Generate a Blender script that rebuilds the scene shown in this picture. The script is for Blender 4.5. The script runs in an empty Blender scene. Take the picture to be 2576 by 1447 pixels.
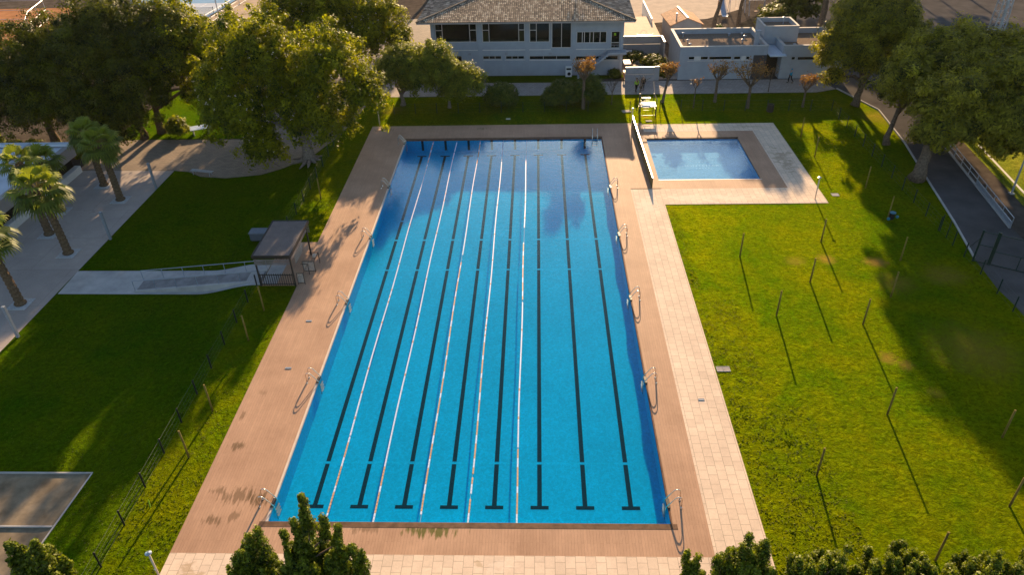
import bpy, bmesh, math, random
import numpy as np
from mathutils import Vector, Matrix
R = math.radians
HAZE = 0.00003
sc = bpy.context.scene
COL = sc.collection

# ------------------------------------------------------------------ camera, sky, sun, exposure
cam_d = bpy.data.cameras.new("camera"); cam = bpy.data.objects.new("camera", cam_d); COL.objects.link(cam)
cam_d.sensor_width = 36.0; cam_d.lens = 36.0 * 1869.99 / 2576.0; cam_d.clip_end = 3000; cam_d.clip_start = 0.5
def cam_axes(yaw, pitch, roll):
    f = Vector((math.sin(yaw)*math.cos(pitch), math.cos(yaw)*math.cos(pitch), -math.sin(pitch)))
    r = Vector((math.cos(yaw), -math.sin(yaw), 0)); u = r.cross(f)
    c, s = math.cos(roll), math.sin(roll)
    return c*r + s*u, -s*r + c*u, f
_r, _u, _f = cam_axes(-0.0444581, 0.5976145, -0.0298374)
M = Matrix((( _r.x, _u.x, -_f.x, 14.2953), (_r.y, _u.y, -_f.y, -24.8387), (_r.z, _u.z, -_f.z, 31.7119), (0, 0, 0, 1)))
cam.matrix_world = M
sc.camera = cam
SUN_EL, SUN_AZ = R(16.3), R(5.5)          # sun stands ahead of the camera, slightly to the right
w = bpy.data.worlds.new("World"); sc.world = w; w.use_nodes = True
nt = w.node_tree; bg = nt.nodes['Background']
sky = nt.nodes.new('ShaderNodeTexSky'); sky.sky_type = 'NISHITA'; sky.sun_disc = False
sky.sun_elevation = SUN_EL; sky.sun_rotation = SUN_AZ; sky.air_density = 1.0; sky.dust_density = 0.7; sky.ozone_density = 1.5
nt.links.new(sky.outputs[0], bg.inputs[0]); bg.inputs[1].default_value = 0.085
sl = bpy.data.lights.new("sun", 'SUN'); sl.energy = 5.0; sl.angle = R(0.53); sl.color = (1.0, 0.70, 0.40)
so = bpy.data.objects.new("sun", sl); COL.objects.link(so)
sdir = Vector((math.sin(SUN_AZ)*math.cos(SUN_EL), math.cos(SUN_AZ)*math.cos(SUN_EL), math.sin(SUN_EL)))
so.rotation_euler = sdir.to_track_quat('Z', 'Y').to_euler(); so.location = (40, 150, 60)
sc.view_settings.view_transform = 'Standard'; sc.view_settings.look = 'None'
sc.view_settings.exposure = 1.32; sc.view_settings.gamma = 1.0
sc.render.engine = 'CYCLES'
sc.cycles.max_bounces = 6; sc.cycles.transparent_max_bounces = 12; sc.cycles.caustics_reflective = False; sc.cycles.caustics_refractive = False

# ------------------------------------------------------------------ object helpers
def tag(o, label=None, cat=None, group=None, kind=None):
    if label: o['label'] = label
    if cat: o['category'] = cat
    if group: o['group'] = group
    if kind: o['kind'] = kind
    return o
def thing(name, label, cat, loc=(0, 0, 0), rz=0.0, group=None):
    o = bpy.data.objects.new(name, None); COL.objects.link(o); o.empty_display_size = 0.3
    o.location = loc; o.rotation_euler = (0, 0, rz)
    return tag(o, label, cat, group)
def dup(root, loc=None, rz=None, label=None, parent=None):
    c = root.copy(); COL.objects.link(c)
    if parent: c.parent = parent
    if loc is not None: c.location = loc
    if rz is not None: c.rotation_euler = (0, 0, rz)
    if label: c['label'] = label
    for ch in list(root.children): dup(ch, parent=c)
    return c
class MB:
    """collects shapes and links them as one mesh object"""
    def __init__(s): s.v = []; s.f = []; s.mi = []; s.m = 0
    def add(s, vs, fs):
        n = len(s.v); s.v += [tuple(x) for x in vs]; s.f += [tuple(i+n for i in f) for f in fs]; s.mi += [s.m]*len(fs); return s
    def box(s, x0, x1, y0, y1, z0, z1, rz=0, c=None):
        vs = [(x, y, z) for z in (z0, z1) for y in (y0, y1) for x in (x0, x1)]
        if rz:
            cx, cy = c if c else ((x0+x1)/2, (y0+y1)/2); a, b = math.cos(rz), math.sin(rz)
            vs = [(cx+(x-cx)*a-(y-cy)*b, cy+(x-cx)*b+(y-cy)*a, z) for x, y, z in vs]
        return s.add(vs, [(0, 2, 3, 1), (4, 5, 7, 6), (0, 1, 5, 4), (2, 6, 7, 3), (0, 4, 6, 2), (1, 3, 7, 5)])
    def bar(s, a, b, w, h=None):
        """square bar from a to b"""
        a, b = Vector(a), Vector(b); d = (b-a).normalized(); h = h or w
        up = Vector((0, 0, 1)) if abs(d.z) < 0.95 else Vector((0, 1, 0))
        x = d.cross(up).normalized()*w/2; y = x.cross(d).normalized()*h/2
        vs = [p+q for p in (a, b) for q in (-x-y, x-y, x+y, -x+y)]
        return s.add(vs, [(3, 2, 1, 0), (4, 5, 6, 7), (0, 1, 5, 4), (1, 2, 6, 5), (2, 3, 7, 6), (3, 0, 4, 7)])
    def tube(s, pts, rad, n=8, cap=True):
        pts = [Vector(p) for p in pts]; k = len(pts)
        if not hasattr(rad, '__len__'): rad = [rad]*k
        vs = []; prev = None
        for i, p in enumerate(pts):
            d = (pts[min(i+1, k-1)]-pts[max(i-1, 0)]).normalized()
            if prev is None:
                x = d.cross(Vector((0, 0, 1)) if abs(d.z) < 0.9 else Vector((1, 0, 0))).normalized()
            else: x = (prev - d*prev.dot(d)).normalized()
            prev = x; y = d.cross(x)
            vs += [p + (x*math.cos(2*math.pi*j/n) + y*math.sin(2*math.pi*j/n))*rad[i] for j in range(n)]
        fs = [(i*n+j, i*n+(j+1) % n, (i+1)*n+(j+1) % n, (i+1)*n+j) for i in range(k-1) for j in range(n)]
        if cap: fs += [tuple(range(n-1, -1, -1)), tuple((k-1)*n+j for j in range(n))]
        return s.add(vs, fs)
    def prism(s, poly, z0, z1):
        n = len(poly)
        vs = [(x, y, z0) for x, y in poly]+[(x, y, z1) for x, y in poly]
        return s.add(vs, [tuple(range(n-1, -1, -1)), tuple(range(n, 2*n))]+[(i, (i+1) % n, n+(i+1) % n, n+i) for i in range(n)])
    def ball(s, c, r, n=8, sq=(1, 1, 1)):
        vs = []; rows = n//2+1
        for i in range(rows+1):
            t = math.pi*i/rows
            for j in range(n):
                p = 2*math.pi*j/n
                vs.append((c[0]+r*sq[0]*math.sin(t)*math.cos(p), c[1]+r*sq[1]*math.sin(t)*math.sin(p), c[2]+r*sq[2]*math.cos(t)))
        return s.add(vs, [(i*n+j, (i+1)*n+j, (i+1)*n+(j+1) % n, i*n+(j+1) % n) for i in range(rows) for j in range(n)])
    def build(s, name, mat, parent=None, smooth=False, bevel=0):
        me = bpy.data.meshes.new(name); me.from_pydata(s.v, [], s.f)
        for m in (mat if isinstance(mat, (list, tuple)) else [mat]): me.materials.append(m)
        if any(s.mi): me.polygons.foreach_set('material_index', s.mi)
        if smooth: me.polygons.foreach_set('use_smooth', [True]*len(s.f))
        me.update(); o = bpy.data.objects.new(name, me); COL.objects.link(o)
        if parent: o.parent = parent
        if bevel:
            b = o.modifiers.new('bevel', 'BEVEL'); b.width = bevel; b.segments = 1; b.limit_method = 'ANGLE'
        return o

# ------------------------------------------------------------------ materials
def mat_new(name):
    m = bpy.data.materials.new(name); m.use_nodes = True
    nt = m.node_tree; return m, nt, nt.nodes['Principled BSDF'], nt.nodes['Material Output']
def N(nt, t, **kw):
    n = nt.nodes.new(t)
    for k, v in kw.items():
        if k.startswith('i_'):
            key = k[2:]; key = int(key) if key.isdigit() else key.replace('_', ' ')
            n.inputs[key].default_value = v
        else: setattr(n, k, v)
    return n
def ramp(nt, fac, stops, interp='LINEAR'):
    n = nt.nodes.new('ShaderNodeValToRGB'); cr = n.color_ramp; cr.interpolation = interp
    while len(cr.elements) < len(stops): cr.elements.new(0.5)
    for e, (p, c) in zip(cr.elements, stops):
        e.position = p; e.color = (*c, 1) if hasattr(c, '__len__') else (c, c, c, 1)
    nt.links.new(fac, n.inputs[0]); return n
def noise(nt, co, scale, detail=4, rough=0.55, dist=0.0):
    n = N(nt, 'ShaderNodeTexNoise'); n.inputs['Scale'].default_value = scale; n.inputs['Detail'].default_value = detail
    n.inputs['Roughness'].default_value = rough; n.inputs['Distortion'].default_value = dist
    if co is not None: nt.links.new(co, n.inputs['Vector'])
    return n
def mixc(nt, fac, a, b, mode='MIX'):
    n = nt.nodes.new('ShaderNodeMix'); n.data_type = 'RGBA'; n.blend_type = mode
    for sock, v in ((n.inputs[0], fac), (n.inputs[6], a), (n.inputs[7], b)):
        if hasattr(v, 'links'): nt.links.new(v, sock)
        elif hasattr(v, '__len__'): sock.default_value = (*v[:3], 1)
        else: sock.default_value = v
    return n.outputs[2]
def math_(nt, op, a, b=None, clamp=False):
    n = nt.nodes.new('ShaderNodeMath'); n.operation = op; n.use_clamp = clamp
    for i, v in enumerate((a, b)):
        if v is None: continue
        if hasattr(v, 'links'): nt.links.new(v, n.inputs[i])
        else: n.inputs[i].default_value = v
    return n.outputs[0]
def coord(nt, scale=None, rot=None):
    t = nt.nodes.new('ShaderNodeTexCoord').outputs['Object']
    if scale or rot:
        m = nt.nodes.new('ShaderNodeMapping'); nt.links.new(t, m.inputs[0])
        if scale: m.inputs['Scale'].default_value = scale
        if rot: m.inputs['Rotation'].default_value = rot
        return m.outputs[0]
    return t
def bump(nt, b, h, strength=0.5, dist=0.02):
    n = nt.nodes.new('ShaderNodeBump'); n.inputs['Strength'].default_value = strength; n.inputs['Distance'].default_value = dist
    nt.links.new(h, n.inputs['Height']); nt.links.new(n.outputs[0], b.inputs['Normal']); return n
def simple(name, col, rough=0.6, var=0.25, scale=3.0, metal=0.0, bmp=0.0, bscale=30, spec=None):
    if spec is None: spec = 0.0 if rough > 0.84 else (0.12 if rough > 0.68 else 0.4)
    m, nt, b, o = mat_new(name); co = coord(nt)
    n1 = noise(nt, co, scale, 5, 0.6)
    dark = tuple(c*(1-var) for c in col); lite = tuple(min(1, c*(1+var*0.6)) for c in col)
    r = ramp(nt, n1.outputs[0], [(0.3, dark), (0.7, lite)])
    nt.links.new(r.outputs[0], b.inputs['Base Color'])
    b.inputs['Roughness'].default_value = rough; b.inputs['Metallic'].default_value = metal
    b.inputs['Specular IOR Level'].default_value = spec
    if bmp:
        n2 = noise(nt, co, bscale, 4, 0.6); bump(nt, b, n2.outputs[0], bmp, 0.02)
    return m
MT = {}
def grass_mat(name, lush, yellow, soil_spots=()):
    m, nt, b, o = mat_new(name); co = coord(nt)
    big = noise(nt, co, 0.13, 3, 0.6, 0.6); mid = noise(nt, co, 0.9, 4, 0.65, 0.4)
    # clumps stretched a little, as mown turf lies
    fco = coord(nt, scale=(1.0, 1.25, 1.0)); fine = noise(nt, fco, 3.4, 6, 0.74, 0.9); tiny = noise(nt, fco, 20, 3, 0.7); tuft = noise(nt, co, 1.1, 3, 0.6, 0.5)
    f1 = ramp(nt, big.outputs[0], [(0.36, 0.0), (0.66, 1.0)]).outputs[0]
    f2 = ramp(nt, mid.outputs[0], [(0.38, 0.0), (0.68, 1.0)]).outputs[0]
    fac = math_(nt, 'ADD', math_(nt, 'MULTIPLY', f1, 0.6), math_(nt, 'MULTIPLY', f2, 0.4))
    c = mixc(nt, fac, lush, yellow)
    dk = ramp(nt, fine.outputs[0], [(0.36, 0.55), (0.62, 1.28)]).outputs[0]
    c = mixc(nt, 1.0, c, dk, 'MULTIPLY')
    dk2 = ramp(nt, tiny.outputs[0], [(0.3, 0.7), (0.7, 1.25)]).outputs[0]
    c = mixc(nt, 1.0, c, dk2, 'MULTIPLY')
    for (sx, sy, sr, amt) in soil_spots:
        d = N(nt, 'ShaderNodeVectorMath', operation='DISTANCE'); nt.links.new(co, d.inputs[0]); d.inputs[1].default_value = (sx, sy, 0)
        q = math_(nt, 'ADD', math_(nt, 'DIVIDE', d.outputs['Value'], sr), math_(nt, 'MULTIPLY', mid.outputs[0], 1.3))
        q = math_(nt, 'ADD', q, math_(nt, 'MULTIPLY', fine.outputs[0], 0.9))
        s = ramp(nt, q, [(0.0, 0.0), (1.0, 1.0)]); s.color_ramp.elements[0].position = 0.0
        mm = N(nt, 'ShaderNodeMapRange'); nt.links.new(q, mm.inputs[0]); mm.inputs[1].default_value = 1.2; mm.inputs[2].default_value = 1.9; mm.inputs[3].default_value = amt; mm.inputs[4].default_value = 0.0
        c = mixc(nt, mm.outputs[0], c, (0.17, 0.105, 0.05))
    nt.links.new(c, b.inputs['Base Color']); b.inputs['Roughness'].default_value = 0.85
    b.inputs['Specular IOR Level'].default_value = 0.0
    h = math_(nt, 'ADD', math_(nt, 'MULTIPLY', fine.outputs[0], 1.0), math_(nt, 'MULTIPLY', tiny.outputs[0], 0.25))
    h = math_(nt, 'ADD', h, math_(nt, 'MULTIPLY', tuft.outputs[0], 0.9))
    bp = bump(nt, b, h, 1.0, 0.20)
    # blades let the low sun through towards the viewer: a broad coloured forward lobe
    gl = N(nt, 'ShaderNodeBsdfGlossy'); gl.inputs['Roughness'].default_value = 0.62; nt.links.new(bp.outputs[0], gl.inputs['Normal'])
    nt.links.new(mixc(nt, 1.0, c, (2.6, 2.8, 0.3), 'MULTIPLY'), gl.inputs[0])
    mx = N(nt, 'ShaderNodeMixShader'); mx.inputs[0].default_value = 0.27; nt.links.new(b.outputs[0], mx.inputs[1]); nt.links.new(gl.outputs[0], mx.inputs[2]); nt.links.new(mx.outputs[0], o.inputs[0])
    return m
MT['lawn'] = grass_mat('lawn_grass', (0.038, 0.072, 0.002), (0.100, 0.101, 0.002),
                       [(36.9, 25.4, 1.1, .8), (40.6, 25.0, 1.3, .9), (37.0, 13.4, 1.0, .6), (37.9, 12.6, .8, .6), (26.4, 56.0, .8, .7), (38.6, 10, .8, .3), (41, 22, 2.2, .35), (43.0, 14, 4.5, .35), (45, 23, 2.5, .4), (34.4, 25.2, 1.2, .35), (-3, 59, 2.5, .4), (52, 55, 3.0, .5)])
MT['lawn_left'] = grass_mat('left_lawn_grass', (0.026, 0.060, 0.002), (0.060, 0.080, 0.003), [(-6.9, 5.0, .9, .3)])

def wood_mat(name, base, stains=()):
    m, nt, b, o = mat_new(name); co = coord(nt)
    rot = coord(nt, rot=(0, 0, R(90)))
    br = N(nt, 'ShaderNodeTexBrick'); nt.links.new(rot, br.inputs['Vector'])
    br.offset = 0.5; br.offset_frequency = 2; br.squash = 1
    for k, v in (('Scale', 1.0), ('Mortar Size', 0.007), ('Mortar Smooth', 0.1), ('Bias', 0.0), ('Brick Width', 2.38), ('Row Height', 0.16)): br.inputs[k].default_value = v
    br.inputs['Color1'].default_value = (*[c*0.95 for c in base], 1); br.inputs['Color2'].default_value = (*[c*1.05 for c in base], 1)
    br.inputs['Mortar'].default_value = (*[c*0.76 for c in base], 1)
    n1 = noise(nt, co, 0.35, 4, 0.6); n2 = noise(nt, coord(nt, scale=(8, 1, 1)), 3.0, 4, 0.7)
    c = mixc(nt, 1.0, br.outputs['Color'], ramp(nt, n1.outputs[0], [(0.3, (0.84, 0.82, 0.80)), (0.7, (1.10, 1.12, 1.12))]).outputs[0], 'MULTIPLY')
    c = mixc(nt, 1.0, c, ramp(nt, n2.outputs[0], [(0.3, 0.9), (0.7, 1.08)]).outputs[0], 'MULTIPLY')
    st = noise(nt, coord(nt, scale=(6.2, 0.9, 1)), 1.0, 3, 0.6)
    blot = noise(nt, co, 1.6, 3, 0.6)
    for (sx, sy, rx, ry, amt, colr) in stains:
        vm = N(nt, 'ShaderNodeVectorMath', operation='SUBTRACT'); nt.links.new(co, vm.inputs[0]); vm.inputs[1].default_value = (sx, sy, 0)
        vd = N(nt, 'ShaderNodeVectorMath', operation='DIVIDE'); nt.links.new(vm.outputs[0], vd.inputs[0]); vd.inputs[1].default_value = (rx, ry, 1)
        ln = N(nt, 'ShaderNodeVectorMath', operation='LENGTH'); nt.links.new(vd.outputs[0], ln.inputs[0])
        q = math_(nt, 'ADD', ln.outputs['Value'], math_(nt, 'MULTIPLY', st.outputs[0], 2.6))
        q = math_(nt, 'ADD', q, math_(nt, 'MULTIPLY', blot.outputs[0], 0.9))
        mm = N(nt, 'ShaderNodeMapRange'); nt.links.new(q, mm.inputs[0]); mm.inputs[1].default_value = 2.0; mm.inputs[2].default_value = 2.45; mm.inputs[3].default_value = amt; mm.inputs[4].default_value = 0.0
        c = mixc(nt, mm.outputs[0], c, colr)
    nt.links.new(c, b.inputs['Base Color']); b.inputs['Roughness'].default_value = 0.7; b.inputs['Specular IOR Level'].default_value = 0.18
    bump(nt, b, br.outputs['Fac'], 0.55, -0.012)
    return m
DK, GN = (0.13, 0.075, 0.035), (0.10, 0.095, 0.015)
MT['wood'] = wood_mat('wood_deck', (0.440, 0.262, 0.166),
    [(-3.3, 5.3, 0.75, 0.55, .85, DK), (-2.0, 1.7, 1.6, 0.9, .7, DK), (-0.9, 1.5, 0.9, 0.9, .9, DK), (-2.9, 0.1, .75, .5, .75, DK), (-1.9, 0.3, .6, .5, .6, DK), (-3.2, 2.0, .6, .5, .6, DK),
     (-3.9, 7.8, .25, .6, .6, DK), (-3.3, 9.9, .5, .4, .35, DK), (8.7, -0.45, 1.9, 0.75, .95, GN), (5.2, -.4, .9, .5, .6, DK), (2.8, -.4, .9, .4, .5, DK),
     (-3.0, 53.0, 1.6, .8, .6, DK), (8.1, 53.0, 1.0, .5, .5, GN), (20.6, 50.4, .8, .4, .5, DK), (-3.1, 30.0, .6, 3.0, .25, DK)])
def tile_mat(name, base, w=0.66, hgt=0.50, rot90=True, streak=True, var=0.06, stain=None):
    m, nt, b, o = mat_new(name); co = coord(nt)
    vec = coord(nt, rot=(0, 0, R(90))) if rot90 else co
    br = N(nt, 'ShaderNodeTexBrick'); nt.links.new(vec, br.inputs['Vector']); br.offset = 0.5; br.offset_frequency = 2
    for k, v in (('Scale', 1.0), ('Mortar Size', 0.012), ('Mortar Smooth', 0.1), ('Bias', 0.0), ('Brick Width', w), ('Row Height', hgt)): br.inputs[k].default_value = v
    br.inputs['Color1'].default_value = (*[c*(1-var) for c in base], 1); br.inputs['Color2'].default_value = (*[c*(1+var) for c in base], 1)
    br.inputs['Mortar'].default_value = (*[c*0.55 for c in base], 1)
    n1 = noise(nt, co, 0.5, 5, 0.65); n2 = noise(nt, co, 12, 3, 0.6)
    c = mixc(nt, 1.0, br.outputs['Color'], ramp(nt, n1.outputs[0], [(0.3, 0.88), (0.7, 1.08)]).outputs[0], 'MULTIPLY')
    c = mixc(nt, 1.0, c, ramp(nt, n2.outputs[0], [(0.3, 0.94), (0.7, 1.05)]).outputs[0], 'MULTIPLY')
    if stain:
        bl = noise(nt, coord(nt, scale=(1, 1.6, 1)), 1.3, 5, 0.7, 0.8)
        for (sx, sy, rx, ry, amt, colr) in stain:
            vm = N(nt, 'ShaderNodeVectorMath', operation='SUBTRACT'); nt.links.new(co, vm.inputs[0]); vm.inputs[1].default_value = (sx, sy, 0)
            vd = N(nt, 'ShaderNodeVectorMath', operation='DIVIDE'); nt.links.new(vm.outputs[0], vd.inputs[0]); vd.inputs[1].default_value = (rx, ry, 1)
            ln = N(nt, 'ShaderNodeVectorMath', operation='LENGTH'); nt.links.new(vd.outputs[0], ln.inputs[0])
            q = math_(nt, 'ADD', ln.outputs['Value'], math_(nt, 'MULTIPLY', bl.outputs[0], 4.0))
            mm = N(nt, 'ShaderNodeMapRange'); nt.links.new(q, mm.inputs[0]); mm.inputs[1].default_value = 2.3; mm.inputs[2].default_value = 2.7; mm.inputs[3].default_value = amt; mm.inputs[4].default_value = 0.0
            c = mixc(nt, mm.outputs[0], c, colr)
    nt.links.new(c, b.inputs['Base Color']); b.inputs['Roughness'].default_value = 0.8; b.inputs['Specular IOR Level'].default_value = 0.1
    bump(nt, b, br.outputs['Fac'], 0.5, -0.008)
    return m
WH = (0.80, 0.66, 0.52)
MT['tile'] = tile_mat('stone_tiles', (0.71, 0.55, 0.41), stain=[(30, 36.0, 6.5, .9, .55, WH), (24, 34.5, 1.6, 2.0, .5, WH), (38.6, 44, 1.2, 4.0, .6, (.34, .24, .15)), (37, 52.6, 2.5, .5, .4, (.36, .26, .16)),
                                                             (-3, -3.2, 1.0, .8, .5, (.38, .25, .13)), (12.2, -2.6, 1.0, .6, .4, WH), (11.3, -2.4, .4, .4, .5, (.38, .27, .15))])
MT['paver'] = tile_mat('path_pavers', (0.40, 0.33, 0.28), 0.4, 0.4, False, var=0.10)
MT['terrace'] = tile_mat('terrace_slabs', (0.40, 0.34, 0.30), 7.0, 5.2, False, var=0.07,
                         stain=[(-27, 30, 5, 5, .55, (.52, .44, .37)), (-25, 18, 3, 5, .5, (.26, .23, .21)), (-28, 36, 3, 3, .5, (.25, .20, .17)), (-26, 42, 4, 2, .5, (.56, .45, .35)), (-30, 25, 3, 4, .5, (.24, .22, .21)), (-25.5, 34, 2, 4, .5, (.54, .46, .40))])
MT['concrete'] = simple('light_concrete', (0.42, 0.40, 0.38), 0.8, 0.22, 0.8, bmp=0.1)
MT['ramp'] = simple('ramp_concrete', (0.27, 0.25, 0.24), 0.85, 0.35, 1.2, bmp=0.15)
MT['brown_path'] = tile_mat('brown_pavers', (0.27, 0.215, 0.165), 0.5, 0.25, False, var=0.12)
MT['asphalt'] = simple('asphalt', (0.100, 0.092, 0.086), 0.9, 0.3, 0.35, bmp=0.2, bscale=40)
MT['soil'] = simple('bare_soil', (0.105, 0.085, 0.068), 0.95, 0.4, 0.8, bmp=0.3, bscale=8)
MT['clay'] = simple('clay', (0.40, 0.19, 0.09), 0.95, 0.25, 0.6)
MT['court'] = simple('court_blue', (0.14, 0.30, 0.48), 0.8, 0.15, 0.3)
MT['court_pale'] = simple('court_pale', (0.42, 0.46, 0.52), 0.8, 0.1, 0.3)
MT['sand'] = simple('sand', (0.25, 0.195, 0.13), 0.95, 0.45, 0.9, bmp=0.3, bscale=9)
MT['white'] = simple('white_paint', (0.74, 0.71, 0.67), 0.6, 0.08, 2)
MT['render'] = simple('pale_wall_render', (0.36, 0.38, 0.41), 0.85, 0.10, 0.9, bmp=0.05)
MT['render2'] = simple('grey_wall_render', (0.33, 0.33, 0.34), 0.85, 0.12, 0.9, bmp=0.05)
MT['fascia'] = simple('warm_grey_fascia', (0.38, 0.34, 0.32), 0.7, 0.1, 1.5)
MT['roof_white'] = simple('pale_roof', (0.62, 0.65, 0.70), 0.7, 0.15, 0.5)
MT['trim'] = simple('white_trim', (0.66, 0.61, 0.56), 0.5, 0.06, 3)
MT['cap'] = simple('parapet_cap', (0.50, 0.46, 0.42), 0.7, 0.1, 2)
MT['gravel'] = simple('roof_gravel', (0.24, 0.185, 0.14), 0.95, 0.25, 6, bmp=0.4, bscale=25)
MT['dark'] = simple('dark_recess', (0.025, 0.022, 0.018), 0.7, 0.3, 2)
MT['interior'] = simple('room_interior', (0.11, 0.10, 0.055), 0.8, 0.5, 0.8)
MT['green_metal'] = simple('dark_green_metal', (0.020, 0.040, 0.028), 0.45, 0.3, 4, metal=0.2)
MT['black_metal'] = simple('black_metal', (0.018, 0.018, 0.018), 0.5, 0.3, 4)
MT['wire'] = simple('fence_wire', (0.10, 0.12, 0.10), 0.5, 0.2, 4)
MT['steel'] = simple('stainless_steel', (0.70, 0.68, 0.62), 0.22, 0.1, 5, metal=1.0)
MT['galv'] = simple('galvanised_steel', (0.42, 0.45, 0.50), 0.45, 0.2, 3, metal=0.6)
MT['lampgrey'] = simple('grey_column', (0.28, 0.31, 0.35), 0.5, 0.15, 3, metal=0.2)
MT['pole_wood'] = simple('weathered_pole_wood', (0.25, 0.18, 0.045), 0.8, 0.35, 5, bmp=0.3)
MT['louvre'] = simple('taupe_louvre_metal', (0.24, 0.195, 0.175), 0.6, 0.2, 2)
MT['brownframe'] = simple('brown_frame', (0.035, 0.027, 0.020), 0.6, 0.3, 3)
MT['bark'] = simple('bark', (0.16, 0.115, 0.080), 0.95, 0.5, 6, bmp=0.6, bscale=14)
MT['bark_grey'] = simple('grey_bark', (0.24, 0.19, 0.155), 0.95, 0.4, 6, bmp=0.6, bscale=14)
MT['palmbark'] = simple('palm_bark', (0.17, 0.115, 0.070), 0.95, 0.6, 9, bmp=0.9, bscale=12)
MT['pebble'] = simple('white_pebbles', (0.50, 0.50, 0.50), 0.9, 0.4, 14, bmp=0.8, bscale=18)
MT['stone_lid'] = simple('stone_lid', (0.34, 0.30, 0.27), 0.8, 0.25, 5)
MT['blue_plastic'] = simple('blue_plastic', (0.02, 0.16, 0.26), 0.4, 0.2, 4)
MT['orange_wood'] = simple('orange_wood', (0.42, 0.17, 0.06), 0.6, 0.25, 4)
MT['skin'] = simple('skin', (0.45, 0.27, 0.19), 0.6, 0.05)
MT['black_cloth'] = simple('black_cloth', (0.02, 0.02, 0.022), 0.9, 0.2)
MT['hivis'] = simple('yellow_green_cloth', (0.30, 0.50, 0.03), 0.8, 0.15)
MT['blue_cloth'] = simple('blue_cloth', (0.01, 0.28, 0.42), 0.8, 0.15)
MT['hair'] = simple('dark_hair', (0.03, 0.02, 0.015), 0.7, 0.2)
MT['orange_float'] = simple('orange_float', (0.62, 0.36, 0.16), 0.45, 0.2, 6)
MT['white_float'] = simple('white_float', (0.66, 0.74, 0.84), 0.4, 0.1, 6)
MT['green_bin'] = simple('green_panel', (0.05, 0.10, 0.03), 0.7, 0.3)
MT['gutter'] = simple('wet_gutter_wood', (0.15, 0.085, 0.050), 0.75, 0.4, 2.5)
MT['coping'] = simple('pale_coping', (0.62, 0.50, 0.40), 0.5, 0.12, 2)

# window glass: dark, mirror-like, lets a little of the room through
def glass_mat():
    m, nt, b, o = mat_new('window_glass'); b.inputs['Base Color'].default_value = (0.015, 0.02, 0.018, 1); b.inputs['Roughness'].default_value = 0.04
    t = N(nt, 'ShaderNodeBsdfTransparent'); t.inputs[0].default_value = (0.85, 0.9, 0.8, 1)
    mx = N(nt, 'ShaderNodeMixShader'); mx.inputs[0].default_value = 0.45
    nt.links.new(t.outputs[0], mx.inputs[1]); nt.links.new(b.outputs[0], mx.inputs[2]); nt.links.new(mx.outputs[0], o.inputs[0]); return m
MT['glass'] = glass_mat()
def net_mat():
    m, nt, b, o = mat_new('clear_panel'); b.inputs['Base Color'].default_value = (0.5, 0.5, 0.45, 1); b.inputs['Roughness'].default_value = 0.3
    t = N(nt, 'ShaderNodeBsdfTransparent'); mx = N(nt, 'ShaderNodeMixShader'); mx.inputs[0].default_value = 0.28
    nt.links.new(t.outputs[0], mx.inputs[1]); nt.links.new(b.outputs[0], mx.inputs[2]); nt.links.new(mx.outputs[0], o.inputs[0]); return m
MT['panel'] = net_mat()
# water: fresnel mix of a tinted see-through layer and a rippled mirror
def water_mat(name, tint, rip=0.016, sc1=1.9):
    m, nt, b, o = mat_new(name); nt.nodes.remove(b); co = coord(nt, scale=(0.8, 1.35, 1))
    n1 = noise(nt, co, sc1, 3, 0.55, 0.5); n2 = noise(nt, co, sc1*6, 3, 0.6, 0.3); calm = noise(nt, coord(nt), 0.12, 2, 0.5)
    h = math_(nt, 'ADD', n1.outputs[0], math_(nt, 'MULTIPLY', n2.outputs[0], 0.22))
    h = math_(nt, 'MULTIPLY', h, ramp(nt, calm.outputs[0], [(0.35, 0.5), (0.65, 1.0)]).outputs[0])
    bp = N(nt, 'ShaderNodeBump'); bp.inputs['Strength'].default_value = 1.0; bp.inputs['Distance'].default_value = rip; nt.links.new(h, bp.inputs['Height'])
    # Schlick reflectance, the same from either side of the thin surface
    lw = N(nt, 'ShaderNodeLayerWeight'); lw.inputs[0].default_value = 0.5; nt.links.new(bp.outputs[0], lw.inputs['Normal'])
    frv = math_(nt, 'ADD', math_(nt, 'MULTIPLY', math_(nt, 'POWER', lw.outputs['Facing'], 4.4), 0.98), 0.02)
    tr = N(nt, 'ShaderNodeBsdfTransparent'); tr.inputs[0].default_value = (*tint, 1)
    gl = N(nt, 'ShaderNodeBsdfGlossy'); gl.inputs['Roughness'].default_value = 0.02; gl.inputs[0].default_value = (0.74, 0.97, 1.0, 1); nt.links.new(bp.outputs[0], gl.inputs['Normal'])
    mx = N(nt, 'ShaderNodeMixShader'); nt.links.new(frv, mx.inputs[0]); nt.links.new(tr.outputs[0], mx.inputs[1]); nt.links.new(gl.outputs[0], mx.inputs[2])
    nt.links.new(mx.outputs[0], o.inputs[0]); return m
MT['water'] = water_mat('pool_water', (0.78, 0.95, 1.0))
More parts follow.
